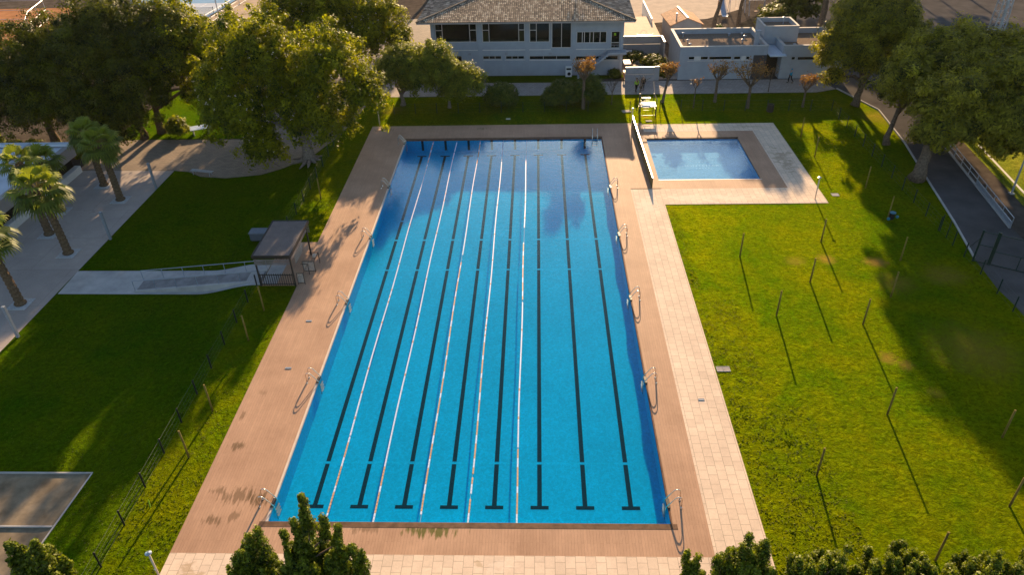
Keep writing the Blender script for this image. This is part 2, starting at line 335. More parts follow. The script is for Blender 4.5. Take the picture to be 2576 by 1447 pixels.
def mosaic_caustic_mat(name, base, var=0.15):  # tile mottling with the water's caustic ripple light painted into the colour
    m, nt, b, o = mat_new(name); co = coord(nt)
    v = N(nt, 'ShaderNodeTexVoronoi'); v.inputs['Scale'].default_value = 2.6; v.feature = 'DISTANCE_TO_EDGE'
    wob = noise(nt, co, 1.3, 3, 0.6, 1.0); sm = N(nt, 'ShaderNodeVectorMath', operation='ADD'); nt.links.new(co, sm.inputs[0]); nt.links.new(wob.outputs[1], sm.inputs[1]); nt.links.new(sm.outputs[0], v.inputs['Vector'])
    n2 = noise(nt, co, 7.0, 4, 0.7, 0.5); n3 = noise(nt, co, 0.25, 2, 0.5)
    c = mixc(nt, 1.0, base, ramp(nt, n2.outputs[0], [(0.32, 1-var), (0.68, 1+var)]).outputs[0], 'MULTIPLY')
    c = mixc(nt, 1.0, c, ramp(nt, v.outputs['Distance'], [(0.0, 1.17), (0.10, 1.0)]).outputs[0], 'MULTIPLY')  # brighter cell edges: painted caustic web
    c = mixc(nt, 1.0, c, ramp(nt, n3.outputs[0], [(0.3, 0.94), (0.7, 1.05)]).outputs[0], 'MULTIPLY')
    nt.links.new(c, b.inputs['Base Color']); b.inputs['Roughness'].default_value = 0.8; b.inputs['Specular IOR Level'].default_value = 0.0; return m
MT['mosaic_caustic'] = mosaic_caustic_mat('blue_mosaic_caustics', (0.0, 0.355, 0.60))
MT['mosaic_caustic_small'] = mosaic_caustic_mat('small_pool_mosaic_caustics', (0.22, 0.40, 0.60))
MT['lane'] = simple('black_lane_tiles', (0.004, 0.030, 0.042), 0.6, 0.4, 8, spec=0.0)
MT['cross'] = mosaic_caustic_mat('pale_joint_tiles', (0.0, 0.385, 0.63))

# ------------------------------------------------------------------ ground
def gh(x):
    """ground height: the left lawn lies 0.9 m below the pool deck"""
    t = min(1.0, max(0.0, (-7.6-x)/5.0)); return -0.9*(t*t*(3-2*t))
CUTS = [-7.6-0.5*i for i in range(11)]
def sheet(name, poly, mat, off=0.0, cuts=True, holes=(), kind='structure'):
    bm = bmesh.new(); f = bm.faces.new([bm.verts.new((x, y, 0)) for x, y in poly])
    def cut(co, no):
        bmesh.ops.bisect_plane(bm, geom=bm.verts[:]+bm.edges[:]+bm.faces[:], plane_co=co, plane_no=no)
    if cuts and min(p[0] for p in poly) < -7.6:
        for x in CUTS: cut((x, 0, 0), (1, 0, 0))
    for (x0, x1, y0, y1) in holes:
        for x in (x0, x1): cut((x, 0, 0), (1, 0, 0))
        for y in (y0, y1): cut((0, y, 0), (0, 1, 0))
        kill = [g for g in bm.faces if x0 < g.calc_center_median().x < x1 and y0 < g.calc_center_median().y < y1]
        bmesh.ops.delete(bm, geom=kill, context='FACES')
    bmesh.ops.triangulate(bm, faces=bm.faces[:])
    for v in bm.verts: v.co.z = gh(v.co.x)+off
    bm.normal_update()
    for g in bm.faces:
        if g.normal.z < 0: g.normal_flip()
    me = bpy.data.meshes.new(name); bm.to_mesh(me); bm.free(); me.materials.append(mat)
    o = bpy.data.objects.new(name, me); COL.objects.link(o); o['kind'] = kind; return o
POOL = (0, 21, 0, 50); KID = (25.7, 35.3, 39.75, 49.6)
HO = [POOL, KID]
sheet('ground', [(-400, -200), (400, -200), (400, 700), (-400, 700)], MT['soil'], -0.02, holes=HO)
sheet('lawn', [(-7.6, -14), (47.6, -14), (48.1, 20), (48.4, 26), (49.3, 31), (50.5, 39), (51.8, 48), (52.6, 57), (50.3, 64), (47.6, 63.0), (28, 63.2), (-4.6, 63.4), (-6.2, 62), (-6.8, 56), (-7.6, 51)], MT['lawn'], 0.0, cuts=False, holes=HO)
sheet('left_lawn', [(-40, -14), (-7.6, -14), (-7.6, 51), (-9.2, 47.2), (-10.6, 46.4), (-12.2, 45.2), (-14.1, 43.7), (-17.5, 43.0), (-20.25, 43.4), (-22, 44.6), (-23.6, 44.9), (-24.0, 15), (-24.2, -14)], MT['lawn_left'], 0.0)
# the deck around the pools
def deck_poly(name, rects, mat, z):
    mb = MB()
    for (x0, x1, y0, y1) in rects: mb.box(x0, x1, y0, y1, z-0.12, z)
    o = mb.build(name, mat); o['kind'] = 'structure'; return o
deck_poly('pool_deck', [(-4.35, 0, -1.95, 54.0), (21, 22.85, -1.95, 38.0), (0, 21, -1.95, 0.0), (0, 21, 50, 54.0), (21, 25.7, 38.0, 54.0),
                        (25.7, 37.3, 37.85, 39.75), (35.3, 37.3, 39.75, 51.5), (25.7, 35.3, 49.6, 51.5)], MT['wood'], 0.03)
deck_poly('stone_paving', [(22.85, 25.6, -5.2, 34.8), (22.85, 40.05, 34.8, 37.85), (37.3, 40.05, 37.85, 53.6), (25.7, 37.3, 51.5, 53.6), (-4.35, 22.85, -5.2, -1.95)], MT['tile'], 0.034)
# paths and paved areas
sheet('paved_path', [(-6.2, 62.1), (-4.6, 63.45), (28, 63.25), (47.6, 63.05), (50.3, 64.1), (49.2, 67.9), (-6.6, 68.2)], MT['paver'], 0.012, cuts=False)
sheet('paved_yard', [(-7.6, 51.05), (-6.8, 56), (-6.2, 62.05), (-6.6, 68.25), (-0.5, 68.25), (-0.5, 100), (-16, 100), (-18, 66), (-19, 53), (-14, 47), (-12.25, 45.25), (-10.65, 46.45), (-9.25, 47.25)], MT['brown_path'], 0.008)
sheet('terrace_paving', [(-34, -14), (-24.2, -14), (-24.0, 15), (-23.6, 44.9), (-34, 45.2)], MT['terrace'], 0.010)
sheet('brown_paving', [(-34, 45.25), (-23.6, 44.95), (-22, 44.65), (-20.25, 43.45), (-17.5, 43.05), (-14.1, 43.75), (-12.25, 45.2), (-14, 46.9), (-18.5, 53), (-34, 53.2)], MT['brown_path'], 0.009)
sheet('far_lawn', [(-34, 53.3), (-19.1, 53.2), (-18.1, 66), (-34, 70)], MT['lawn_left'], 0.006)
sheet('corner_lawn', [(-34.8, 96.5), (-30, 97.0), (-27, 118), (-35.3, 118)], MT['lawn'], 0.006)
sheet('corner_lawn', [(-35, 80), (-17, 80), (-17, 94.6), (-35, 94.6)], MT['lawn'], 0.006)
sheet('tennis_court', [(-66, 104.5), (-43.5, 104.5), (-41.6, 132), (-66, 132)], MT['court'], 0.006)
sheet('tennis_court', [(-54, 104.9), (-44.0, 104.9), (-42.8, 117.5), (-50.5, 117.5)], MT['court_pale'], 0.012)
sheet('clay_court', [(-100, 88), (-70.5, 88), (-66, 116), (-100, 116)], MT['clay'], 0.006)
sheet('promenade', [(-66, 70), (-35.5, 70), (-35.5, 140), (-41.2, 140), (-43, 104), (-66, 104)], simple('beige_gravel', (0.50, 0.38, 0.27), 0.95, 0.2, 0.7), 0.003)
road_pts_l = [(47.9, -14), (48.2, 18), (47.95, 21.2), (48.3, 25.5), (49.35, 31.2), (50.6, 39.5), (51.9, 47.8), (52.7, 57), (50.4, 64.2), (49.2, 68), (49.2, 84), (64, 130)]
sheet('road', road_pts_l+[(130, 130), (130, 60), (58.5, 60), (55.4, 42.8), (53.6, 30.5), (53.3, 20), (53.3, -14)], MT['asphalt'], 0.004, cuts=False)
sheet('sports_pitch', [(55.2, 20), (120, 20), (120, 58), (58.8, 58)], grass_mat('pitch_grass', (0.07, 0.10, 0.02), (0.16, 0.15, 0.05)), 0.004, cuts=False)
mk = MB(); mk.bar((56.6, 24.0, 0.014), (59.0, 47.0, 0.014), 0.22, 0.008); o = mk.build('pitch_line', MT['trim']); o['kind'] = 'structure'
sheet('sand_court', [(-23.5, -12), (-12.6, -12), (-11.7, 3.95), (-23.8, 3.95)], MT['sand'], 0.006)
sheet('playground_sand', [(31.9, 95), (41, 97), (48, 103), (52, 125), (28, 125), (28, 99)], simple('pale_sand', (0.62, 0.50, 0.38), 0.95, 0.15, 0.7), 0.004, cuts=False)
sheet('planting_bed', [(41.9, 79.0), (49.2, 79.0), (49.2, 84), (57, 109), (44.0, 91.9)], simple('dark_bed_soil', (0.05, 0.045, 0.035), .95, .5, 1.0), 0.007, cuts=False)
sheet('service_yard', [(25.2, 68.6), (31.9, 68.6), (31.9, 92), (25.2, 92)], MT['paver'], 0.006, cuts=False)

# ------------------------------------------------------------------ pools
ZW, ZF = -0.11, -1.35
def basin(name, label, rect, zf, mat, parts=True):
    x0, x1, y0, y1 = rect; t = thing(name, label, 'pool', ((x0+x1)/2, (y0+y1)/2, 0)); cx, cy = (x0+x1)/2, (y0+y1)/2
    def L(mb): mb.v = [(a-cx, b-cy, c) for a, b, c in mb.v]; return mb
    mb = MB(); mb.add([(x0, y0, zf), (x1, y0, zf), (x1, y1, zf), (x0, y1, zf)], [(0, 1, 2, 3)]); L(mb).build('floor', mat, t)
    for a, b in (((x0, y0), (x1, y0)), ((x1, y0), (x1, y1)), ((x1, y1), (x0, y1)), ((x0, y1), (x0, y0))):
        mb = MB(); mb.add([(*a, zf), (*b, zf), (*b, -0.02), (*a, -0.02)], [(0, 1, 2, 3)]); L(mb).build('side_wall', mat, t)
    return t, L
pool, LP = basin('swimming_pool', 'long rectangular swimming pool with black lane lines on a blue floor', POOL, ZF, MT['mosaic_caustic'])
for i in range(8):
    x = 1.75+2.5*i; mb = MB(); z = ZF+0.006
    gaps = [5.35, 26.3, 31.15] + ([34.6] if i == 0 else [])
    ys = [2.25]+[g for gg in gaps for g in (gg-.1-(0.04 if gg > 30 else 0), gg+.1)]+[48.7]
    for a, b in zip(ys[0::2], ys[1::2]): mb.add([(x-.13, a, z), (x+.13, a, z), (x+.13, b, z), (x-.13, b, z)], [(0, 1, 2, 3)])
    for a, b in ((2.0, 2.25), (48.7, 48.95)): mb.add([(x-.5, a, z), (x+.5, a, z), (x+.5, b, z), (x-.5, b, z)], [(0, 1, 2, 3)])
    for yy, s in ((50-.006, 1), (0.006, -1)):
        q = [(x-.13, yy, -1.2), (x+.13, yy, -1.2), (x+.13, yy, -.03), (x-.13, yy, -.03)]
        mb.add(q if s > 0 else q[::-1], [(0, 1, 2, 3)])
    LP(mb).build('lane_marking', MT['lane'], pool)
for y in (5.35, 26.3, 31.15):
    mb = MB(); mb.add([(1.0, y-.07, ZF+.003), (20.0, y-.07, ZF+.003), (20.0, y+.07, ZF+.003), (1.0, y+.07, ZF+.003)], [(0, 1, 2, 3)])
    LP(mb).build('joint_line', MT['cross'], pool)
for nm, bx, m in (('coping', (-0.10, 0.03, 0, 50), MT['coping']), ('coping', (20.98, 21.08, 0, 50), MT['gutter']), ('gutter', (-0.4, 21.3, -0.34, 0.02), MT['gutter']), ('gutter', (-0.1, 21.1, 49.98, 50.42), MT['gutter'])):
    mb = MB(); mb.box(bx[0], bx[1], bx[2], bx[3], -0.10, 0.040 if nm == 'coping' else 0.038); LP(mb).build(nm, m, pool, bevel=0.01)
for (px, py) in ((7.15, 12.4), (13.95, 12.3)):      # floor drains
    mb = MB(); mb.box(px-.14, px+.14, py-.12, py+.12, ZF+.002, ZF+.012); LP(mb).build('floor_drain', MT['cross'], pool)
mb = MB(); mb.add([(0, 0, ZW), (21, 0, ZW), (21, 50, ZW), (0, 50, ZW)], [(0, 1, 2, 3)])
wo = mb.build('water', MT['water']); wo['kind'] = 'structure'
kid, LK = basin('wading_pool', 'small shallow pool with pale lettering on its blue floor', KID, -0.62, MT['mosaic_caustic_small'])
mb = MB(); mb.add([(KID[0], KID[2], ZW), (KID[1], KID[2], ZW), (KID[1], KID[3], ZW), (KID[0], KID[3], ZW)], [(0, 1, 2, 3)])
wo = mb.build('water', MT['water']); wo['kind'] = 'structure'
def text_mesh(body, size, loc, mat, name, parent, rot=(0, 0, 0), align='CENTER', ext=0.003, space=1.0):
    cu = bpy.data.curves.new(name, 'FONT'); cu.body = body; cu.size = size; cu.align_x = align; cu.extrude = ext; cu.space_character = space
    tmp = bpy.data.objects.new(name, cu); COL.objects.link(tmp)
    dg = bpy.context.evaluated_depsgraph_get(); dg.update()
    me = bpy.data.meshes.new_from_object(tmp.evaluated_get(dg)); bpy.data.objects.remove(tmp)
    me.materials.clear(); me.materials.append(mat)
    o = bpy.data.objects.new(name, me); COL.objects.link(o); o.parent = parent; o.location = loc; o.rotation_euler = rot; return o
kx, ky = (KID[0]+KID[1])/2, (KID[2]+KID[3])/2
MT['pale_tile'] = simple('pale_letter_tiles', (0.42, 0.62, 0.82), 0.8, 0.05)
text_mesh('MONTEMAR', 0.62, (30.5-kx, 43.95-ky, -0.612), MT['pale_tile'], 'lettering', kid, space=1.15)
for i in range(7):
    mb = MB(); a = R(180+i*15); p = (30.75+1.25*math.cos(a), 46.2+1.25*math.sin(a)); a2 = a+R(9); q = (30.75+1.25*math.cos(a2), 46.2+1.25*math.sin(a2))
    mb.bar((p[0]-kx, p[1]-ky, -.612), (q[0]-kx, q[1]-ky, -.612), .08, .008); mb.build('emblem_stroke', MT['pale_tile'], kid)
mb = MB()
for i in range(5): mb.box(29.95+i*.3-kx, 30.12+i*.3-kx, 43.52-ky, 43.66-ky, -.618, -.608)
mb.build('small_lettering', MT['pale_tile'], kid)['kind'] = 'stuff'
mb = MB(); mb.box(KID[0]-.02, KID[1]+.12, KID[2]-.10, KID[2]+.02, -.1, .04); LK(mb).build('coping', MT['coping'], kid)
mb = MB(); mb.box(KID[0]-.1, KID[1]+.1, KID[3]-.02, KID[3]+.24, -.1, .038); LK(mb).build('gutter', MT['gutter'], kid)

# lane ropes: strings of short floats, white in the middle, orange near both ends
names = ['leftmost', 'second from the left of the five', 'middle', 'fourth from the left of the five', 'rightmost']
segs = [[(0.0, 6.3, 'o'), (6.3, 44.0, 'w'), (44.6, 49.6, 'o')], [(0.0, 4.3, 'o'), (4.3, 46.8, 'w'), (47.2, 49.6, 'w')], [(0.6, 12.5, 'o'), (12.6, 25.5, 'o'), (26.6, 44, 'w'), (44.1, 49.6, 'o')],
        [(0.05, 1.6, 'o'), (2.0, 3.2, 'o'), (3.4, 16.0, 'o'), (16.0, 30, 'w'), (30, 44.5, 'w'), (44.7, 49.6, 'w')], [(0.0, 5.2, 'o'), (5.4, 20.0, 'w'), (20.2, 28.6, 'o'), (31.0, 46.0, 'w')]]
rr = random.Random(5)
for i in range(5):
    x = 3.03+2.5*i; t = thing('lane_rope', f'{names[i]} floating lane rope with white and orange floats on the pool' if i not in (1, 3) else f'lane rope with white and orange floats, {names[i]}', 'lane rope', (x, 25, ZW), 0, 'lane ropes across the swimming pool')
    ro = MB(); ro.tube([(0, -25.0, 0.01), (0, 25.0, 0.01)], 0.012, 5); ro.build('cord', MT['galv'], t)
    mw, mo = MB(), MB()
    for a, b, kcol in segs[i]:
        y = a
        while y < b-0.12:
            m = mo if kcol == 'o' else mw
            if kcol == 'w' and rr.random() < 0.04: m = mo
            if kcol == 'o' and int(y*1.6) % 3 == 0: m = mw
            wv = 0.03*math.sin(y*0.35+i*2)
            m.tube([(wv, y-25, 0.015), (wv, y-25+0.20, 0.015)], 0.048, 6); y += 0.23
    mw.build('white_floats', MT['white_float'], t)['kind'] = 'stuff'
    mo.build('orange_floats', MT['orange_float'], t)['kind'] = 'stuff'

# pool ladders
def ladder(x, y, side, label):
    t = thing('pool_ladder', label, 'ladder', (x, y, 0.03), 0 if side < 0 else math.pi, 'steel ladders along the pool edges')
    for s in (-1, 1):
        yy = s*0.26; pts = [(-0.66, yy, 0.0), (-0.66, yy, 0.45)]
        for k in range(7):
            a = math.pi-math.pi*0.80*k/6; pts.append((-0.47+0.19*math.cos(a), yy, 0.62+0.20*math.sin(a)))
        pts += [(0.10, yy, 0.10), (0.13, yy, -0.20), (0.13, yy, -0.95)]
        mb = MB(); mb.tube(pts, 0.028, 7); mb.build('handrail', MT['steel'], t, smooth=True)
        mb = MB(); mb.tube([(-0.66, yy, 0.0), (-0.66, yy, 0.035)], [0.07, 0.055], 10); mb.build('foot_collar', MT['steel'], t)
    for z in (-0.28, -0.52, -0.76):
        mb = MB(); mb.box(0.10, 0.22, -0.24, 0.24, z-.012, z+.012); mb.build('step', MT['lampgrey'], t)
    mb = MB(); mb.box(-0.10, 0.10, -0.30, 0.30, 0.012, 0.06); mb.build('edge_plate', MT['black_metal'], t)
    return t
ord_ = ['nearest', 'second nearest', 'third nearest', 'third farthest', 'second farthest', 'farthest']
for i, y in enumerate((1.2, 11.1, 19.8, 29.3, 38.8, 49.1)): ladder(0.0, y, -1, f'{ord_[i]} steel ladder on the left edge of the long pool')
ordr = ['nearest', 'second nearest', 'middle', 'second farthest', 'farthest']
for i, y in enumerate((1.3, 11.1, 20.2, 29.5, 38.4)): ladder(21.0, y, 1, f'{ordr[i]} steel ladder on the right edge of the long pool')
lad = ladder(20.3, 50.0, -1, 'steel ladder on the far short edge of the long pool, right corner'); lad.rotation_euler = (0, 0, R(-90))

# ------------------------------------------------------------------ foliage
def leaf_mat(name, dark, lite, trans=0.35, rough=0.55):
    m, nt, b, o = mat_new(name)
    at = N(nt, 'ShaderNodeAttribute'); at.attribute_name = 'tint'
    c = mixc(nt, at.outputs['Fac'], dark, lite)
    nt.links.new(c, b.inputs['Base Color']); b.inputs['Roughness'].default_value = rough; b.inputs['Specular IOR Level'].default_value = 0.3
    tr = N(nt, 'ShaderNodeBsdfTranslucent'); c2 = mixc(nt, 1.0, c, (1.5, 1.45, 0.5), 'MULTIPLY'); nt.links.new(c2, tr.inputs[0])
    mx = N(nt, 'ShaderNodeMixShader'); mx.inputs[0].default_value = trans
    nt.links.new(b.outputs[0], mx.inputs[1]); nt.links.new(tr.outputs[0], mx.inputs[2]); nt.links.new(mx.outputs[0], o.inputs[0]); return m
LM = {
 'broad': leaf_mat('broad_leaves', (0.024, 0.048, 0.001), (0.370, 0.370, 0.003), 0.52),
 'dark': leaf_mat('dark_leaves', (0.013, 0.021, 0.002), (0.165, 0.180, 0.005), 0.42),
 'pine': leaf_mat('pine_needles', (0.030, 0.041, 0.003), (0.450, 0.410, 0.022), 0.50),
 'light': leaf_mat('light_leaves', (0.055, 0.085, 0.006), (0.330, 0.340, 0.030), 0.50),
 'bush': leaf_mat('bush_leaves', (0.025, 0.055, 0.005), (0.120, 0.150, 0.008), 0.32),
 'conifer': leaf_mat('conifer_leaves', (0.014, 0.034, 0.004), (0.215, 0.255, 0.010), 0.35),
 'palm': leaf_mat('palm_leaves', (0.030, 0.062, 0.008), (0.250, 0.290, 0.035), 0.40),
 'autumn': leaf_mat('autumn_leaves', (0.16, 0.060, 0.020), (0.36, 0.21, 0.05), 0.30),
}
LM['cream'] = simple('cream_blossom', (0.75, 0.62, 0.40), 0.7, 0.1)
def leaves_mesh(name, P, Nn, S, tint, mat, aspect=1.6, extra=None):
    """P centres, Nn normals, S sizes: one small rhombus leaf each"""
    n = len(P); rng = np.random.default_rng(n)
    a = rng.normal(size=(n, 3)); u = np.cross(Nn, a); u /= np.linalg.norm(u, axis=1, keepdims=True)+1e-9
    v = np.cross(Nn, u); v /= np.linalg.norm(v, axis=1, keepdims=True)+1e-9
    u = u*(S*0.5*aspect)[:, None]; v = v*(S*0.5)[:, None]
    V = np.stack([P-u, P-v, P+u, P+v], 1).reshape(-1, 3)
    me = bpy.data.meshes.new(name); me.vertices.add(4*n); me.vertices.foreach_set('co', V.astype(np.float32).ravel())
    me.loops.add(4*n); me.loops.foreach_set('vertex_index', np.arange(4*n, dtype=np.int32))
    me.polygons.add(n); me.polygons.foreach_set('loop_start', np.arange(0, 4*n, 4, dtype=np.int32))
    try: me.polygons.foreach_set('loop_total', np.full(n, 4, dtype=np.int32))
    except Exception: pass
    at = me.attributes.new('tint', 'FLOAT', 'FACE'); at.data.foreach_set('value', np.clip(tint, 0, 1).astype(np.float32))
    me.materials.append(mat); me.update(calc_edges=True); me.validate()
    return me
def link_mesh(name, me, parent):
    o = bpy.data.objects.new(name, me); COL.objects.link(o); o.parent = parent; return o
def unit(v): return v/(np.linalg.norm(v, axis=-1, keepdims=True)+1e-9)
def crown(name, parent, lobes, mat, n=20000, leaf=0.26, clump=0.85, seed=1, flat=0.75, droop=0.0, fill=0.25, ragged=0.16, up=0.3, aspect=1.6):
    """lobes: (x, y, z, rx, ry, rz) local; leaves gathered in clumps over each lobe"""
    rng = np.random.default_rng(seed); area = np.array([(l[3]*l[4]+l[3]*l[5]+l[4]*l[5]) for l in lobes]); share = area/area.sum()
    Ps, Ns, Ts = [], [], []
    for l, sh in zip(lobes, share):
        c = np.array(l[:3]); r = np.array(l[3:6]); nl = int(n*sh)
        nc = max(8, int(4*math.pi*(r.prod()**(2/3))/(clump**2*1.1)))
        d = unit(rng.normal(size=(nc, 3))); d[:, 2] = np.where(d[:, 2] < -0.55, -d[:, 2], d[:, 2])
        rad = 1.0-np.abs(rng.normal(size=(nc, 1)))*0.20 + rng.normal(size=(nc, 1))*ragged*0.6
        inner = rng.random(nc) < fill; rad[inner] *= rng.uniform(0.45, 0.85, size=(inner.sum(), 1))
        cc = c+d*rad*r
        cs = clump*rng.uniform(0.55, 1.35, size=nc); ct = rng.normal(size=nc)*0.17
        idx = rng.integers(0, nc, nl)
        q = unit(rng.normal(size=(nl, 3))); rr_ = rng.random((nl, 1))**0.45
        off = q*rr_*cs[idx][:, None]; off[:, 2] *= flat; off[:, 2] -= droop*rng.random(nl)*cs[idx]
        P = cc[idx]+off
        nrm = unit(q*0.95+d[idx]*0.5+rng.normal(size=(nl, 3))*0.38+np.array([0, 0, up]))
        # light painted into the tint: outer and upward leaves lighter, inner ones darker
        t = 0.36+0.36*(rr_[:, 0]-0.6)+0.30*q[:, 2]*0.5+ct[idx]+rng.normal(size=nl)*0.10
        Ps.append(P); Ns.append(nrm); Ts.append(t)
    P = np.concatenate(Ps); Nn = np.concatenate(Ns); T = np.concatenate(Ts)
    S = leaf*rng.uniform(0.6, 1.35, size=len(P))
    return link_mesh(name, leaves_mesh(name, P, Nn, S, T, mat, aspect), parent)
def trunk_mb(h, r, lean, limbs, seed=1, roots=False, z0=0.0):
    rng = random.Random(seed); mb = MB(); n = 6
    pts = []; rad = []
    for i in range(n+1):
        t = i/n; pts.append((lean[0]*t**1.3+rng.uniform(-1, 1)*r*.25, lean[1]*t**1.3+rng.uniform(-1, 1)*r*.25, z0+h*t)); rad.append(r*(1.35-0.35*min(1, t*4))*(1-0.45*t))
    mb.tube(pts, rad, 9)
    top = Vector(pts[-1]); mid = Vector(pts[-2])
    for k, e in enumerate(limbs):
        s = Vector(pts[-1-(k % 3)]); e = Vector(e); m1 = s.lerp(e, .4)+Vector((rng.uniform(-.3, .3), rng.uniform(-.3, .3), 0.35)); m2 = s.lerp(e, .75)+Vector((rng.uniform(-.4, .4), rng.uniform(-.4, .4), .2))
        mb.tube([s, m1, m2, e], [r*.5, r*.36, r*.22, r*.07], 7)
        for j in range(3):
            f = e+Vector((rng.uniform(-1.6, 1.6), rng.uniform(-1.6, 1.6), rng.uniform(0, 1.5))); mb.tube([m2, m2.lerp(f, .5)+Vector((0, 0, .2)), f], [r*.16, r*.09, r*.03], 5)
    if roots:
        for k in range(9):
            a = k*0.7+rng.uniform(-.2, .2); L = rng.uniform(1.2, 2.6); mb.tube([(0, 0, z0+.5), (math.cos(a)*r*1.6, math.sin(a)*r*1.6, z0+.15), (math.cos(a)*L, math.sin(a)*L, z0-.05)], [r*.45, r*.30, r*.06], 6)
    return mb
def tree(name, label, cat, base, h, r, lobes, mat, n, leaf, group=None, bark='bark', lean=(0, 0), seed=1, clump=0.85, flowers=0, roots=False, **kw):
    bx, by = base; bz = gh(bx); t = thing(name, label, cat, (bx, by, bz), 0, group)
    L = [(l[0]-bx, l[1]-by, l[2]-bz, l[3], l[4], l[5]) for l in lobes]
    trunk_mb(h, r, lean, [(l[0]*.8, l[1]*.8, l[2]) for l in L[:6]], seed, roots).build('trunk', MT[bark], t, smooth=True)
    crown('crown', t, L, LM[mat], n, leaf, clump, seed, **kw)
    if flowers:
        rng = np.random.default_rng(seed+7); P = []
        for _ in range(flowers):
            l = L[rng.integers(0, len(L))]; d = unit(rng.normal(size=3)); d[2] = abs(d[2])*0.8+.05; d = unit(d); P.append(np.array(l[:3])+d*np.array(l[3:6])*rng.uniform(.95, 1.08))
        P = np.array(P); P = np.repeat(P, 3, 0)+rng.normal(size=(len(P)*3, 3))*.07
        me = leaves_mesh('blossoms', P, unit(rng.normal(size=P.shape)), np.full(len(P), .13), np.full(len(P), .5), LM['cream'], 1.0); ob = link_mesh('blossoms', me, t); ob['kind'] = 'stuff'
    return t
BL = [(-14.3, 48.6, 9.6, 3.9, 4.2, 4.3), (-5.8, 46.2, 9.3, 3.6, 3.7, 3.9), (-15.4, 45.4, 4.4, 3.6, 3.2, 3.6), (-7.4, 45.0, 4.9, 4.1, 3.3, 2.9), (-10.4, 49.0, 6.6, 4.0, 4.5, 4.0), (-17.6, 47.5, 6.6, 2.6, 3, 3.4), (-2.9, 46.0, 6.4, 2.0, 2.2, 2.6), (-13.4, 44.0, 2.0, 2.2, 2.0, 2.2), (-11.8, 47, 10.2, 2.2, 2.4, 2.2)]
tree('broadleaf_tree', 'huge twin-domed broadleaf tree with exposed roots beside the left lawn edge', 'tree', (-9.4, 45.6), 4.5, 0.62, BL, 'broad', 130000, 0.165, bark='bark_grey', seed=3, flowers=170, roots=True, droop=0.7, clump=0.72, ragged=.34, fill=.35)
tree('broadleaf_tree', 'bright green tree with a forked trunk standing on the sunlit far lawn', 'tree', (-29.2, 55.2), 4.2, 0.45,
     [(-25.0, 56.5, 8.4, 3.7, 3.8, 3.9), (-21.0, 57.5, 7.2, 3.4, 3.6, 3.8), (-27.6, 56, 5.8, 3.0, 3.2, 3.0), (-22.5, 56, 4.2, 2.9, 2.6, 2.6), (-26.5, 59, 10.0, 3.2, 3.5, 3.2), (-18.6, 57, 5.4, 2.2, 2.4, 3.0)], 'broad', 80000, 0.17, seed=8, flowers=90, droop=0.5, clump=.72, ragged=.3)
tree('evergreen_tree', 'very dark dense evergreen tree, leftmost of the row behind the palms', 'tree', (-40, 52), 4, .5, [(-40.4, 52, 6.0, 4.8, 4.6, 6.2), (-43.5, 53, 4.5, 3.6, 4, 4.2), (-37.6, 54, 8.4, 3.4, 4, 4.2), (-39.6, 50.5, 3.6, 4.2, 3.0, 3.0), (-45.5, 54, 5.5, 3, 3, 4.5)], 'dark', 90000, 0.145, ragged=.3, group='dark evergreens left of the far lawn', seed=11, clump=1.0)
tree('evergreen_tree', 'very dark dense evergreen tree, middle of the row behind the palms', 'tree', (-34, 52), 4, .5, [(-34.0, 52, 6.4, 4.6, 4.4, 6.4), (-31.8, 55, 10.0, 4.0, 4.2, 4.0), (-35.5, 55, 8, 4, 4, 4), (-34.2, 50.5, 3.8, 4.0, 3.0, 3.2)], 'dark', 90000, 0.145, ragged=.3, group='dark evergreens left of the far lawn', seed=12, clump=1.0)
tree('evergreen_tree', 'olive green rounded evergreen tree, rightmost of the row behind the palms', 'tree', (-30.5, 53.5), 3.6, .4, [(-29.3, 52.6, 5.4, 3.6, 3.3, 5.2), (-27.6, 55, 8.9, 3.6, 3.6, 3.4), (-30.2, 57, 10.2, 4, 4, 4.2), (-30.8, 51.4, 2.4, 2.6, 2.4, 2.8), (-32.6, 51.2, 1.2, 2.2, 1.6, 2.0)], 'dark', 75000, 0.145, ragged=.3, group='dark evergreens left of the far lawn', seed=13, clump=1.0)
tree('broadleaf_tree', 'wide dark green tree with pale blossoms left of the tiled-roof clubhouse', 'tree', (-11.5, 73), 4.5, .5,
     [(-17.5, 74, 7.2, 4.4, 4.2, 4.6), (-11.5, 74, 8.6, 5.2, 5, 5.2), (-6.4, 72, 6.6, 3.8, 3.8, 4.0), (-13.5, 71.5, 5.6, 4.2, 3.5, 3.8), (-3.6, 71.5, 5.2, 1.9, 2, 1.6), (-8.2, 71, 4.6, 3, 3, 3)], 'broad', 90000, 0.175, seed=15, flowers=150, droop=0.4, ragged=.3)
tree('small_tree', 'pale green round-crowned tree with branches near the ground, by the pool corner', 'tree', (-1.9, 60.6), 1.7, .28,
     [(-1.0, 60.6, 4.6, 3.0, 2.8, 2.6), (2.2, 60.5, 4.8, 2.6, 2.6, 2.6), (-2.8, 60.4, 4.0, 1.9, 1.9, 2.4), (0.6, 59.4, 3.2, 2.6, 2.2, 2.0)], 'light', 40000, 0.155, seed=17, clump=.65, bark='bark_grey', flat=1.0)
tree('small_tree', 'smaller yellow-green tree right of the pale tree, in front of the clubhouse', 'tree', (3.8, 59.6), 1.5, .2,
     [(6.0, 59.3, 3.1, 2.1, 2.0, 2.1), (3.9, 59.4, 3.9, 1.9, 1.9, 1.9), (4.4, 58.8, 2.2, 1.8, 1.6, 1.4)], 'light', 24000, 0.145, seed=18, clump=.55, bark='bark_grey', flat=1.0)
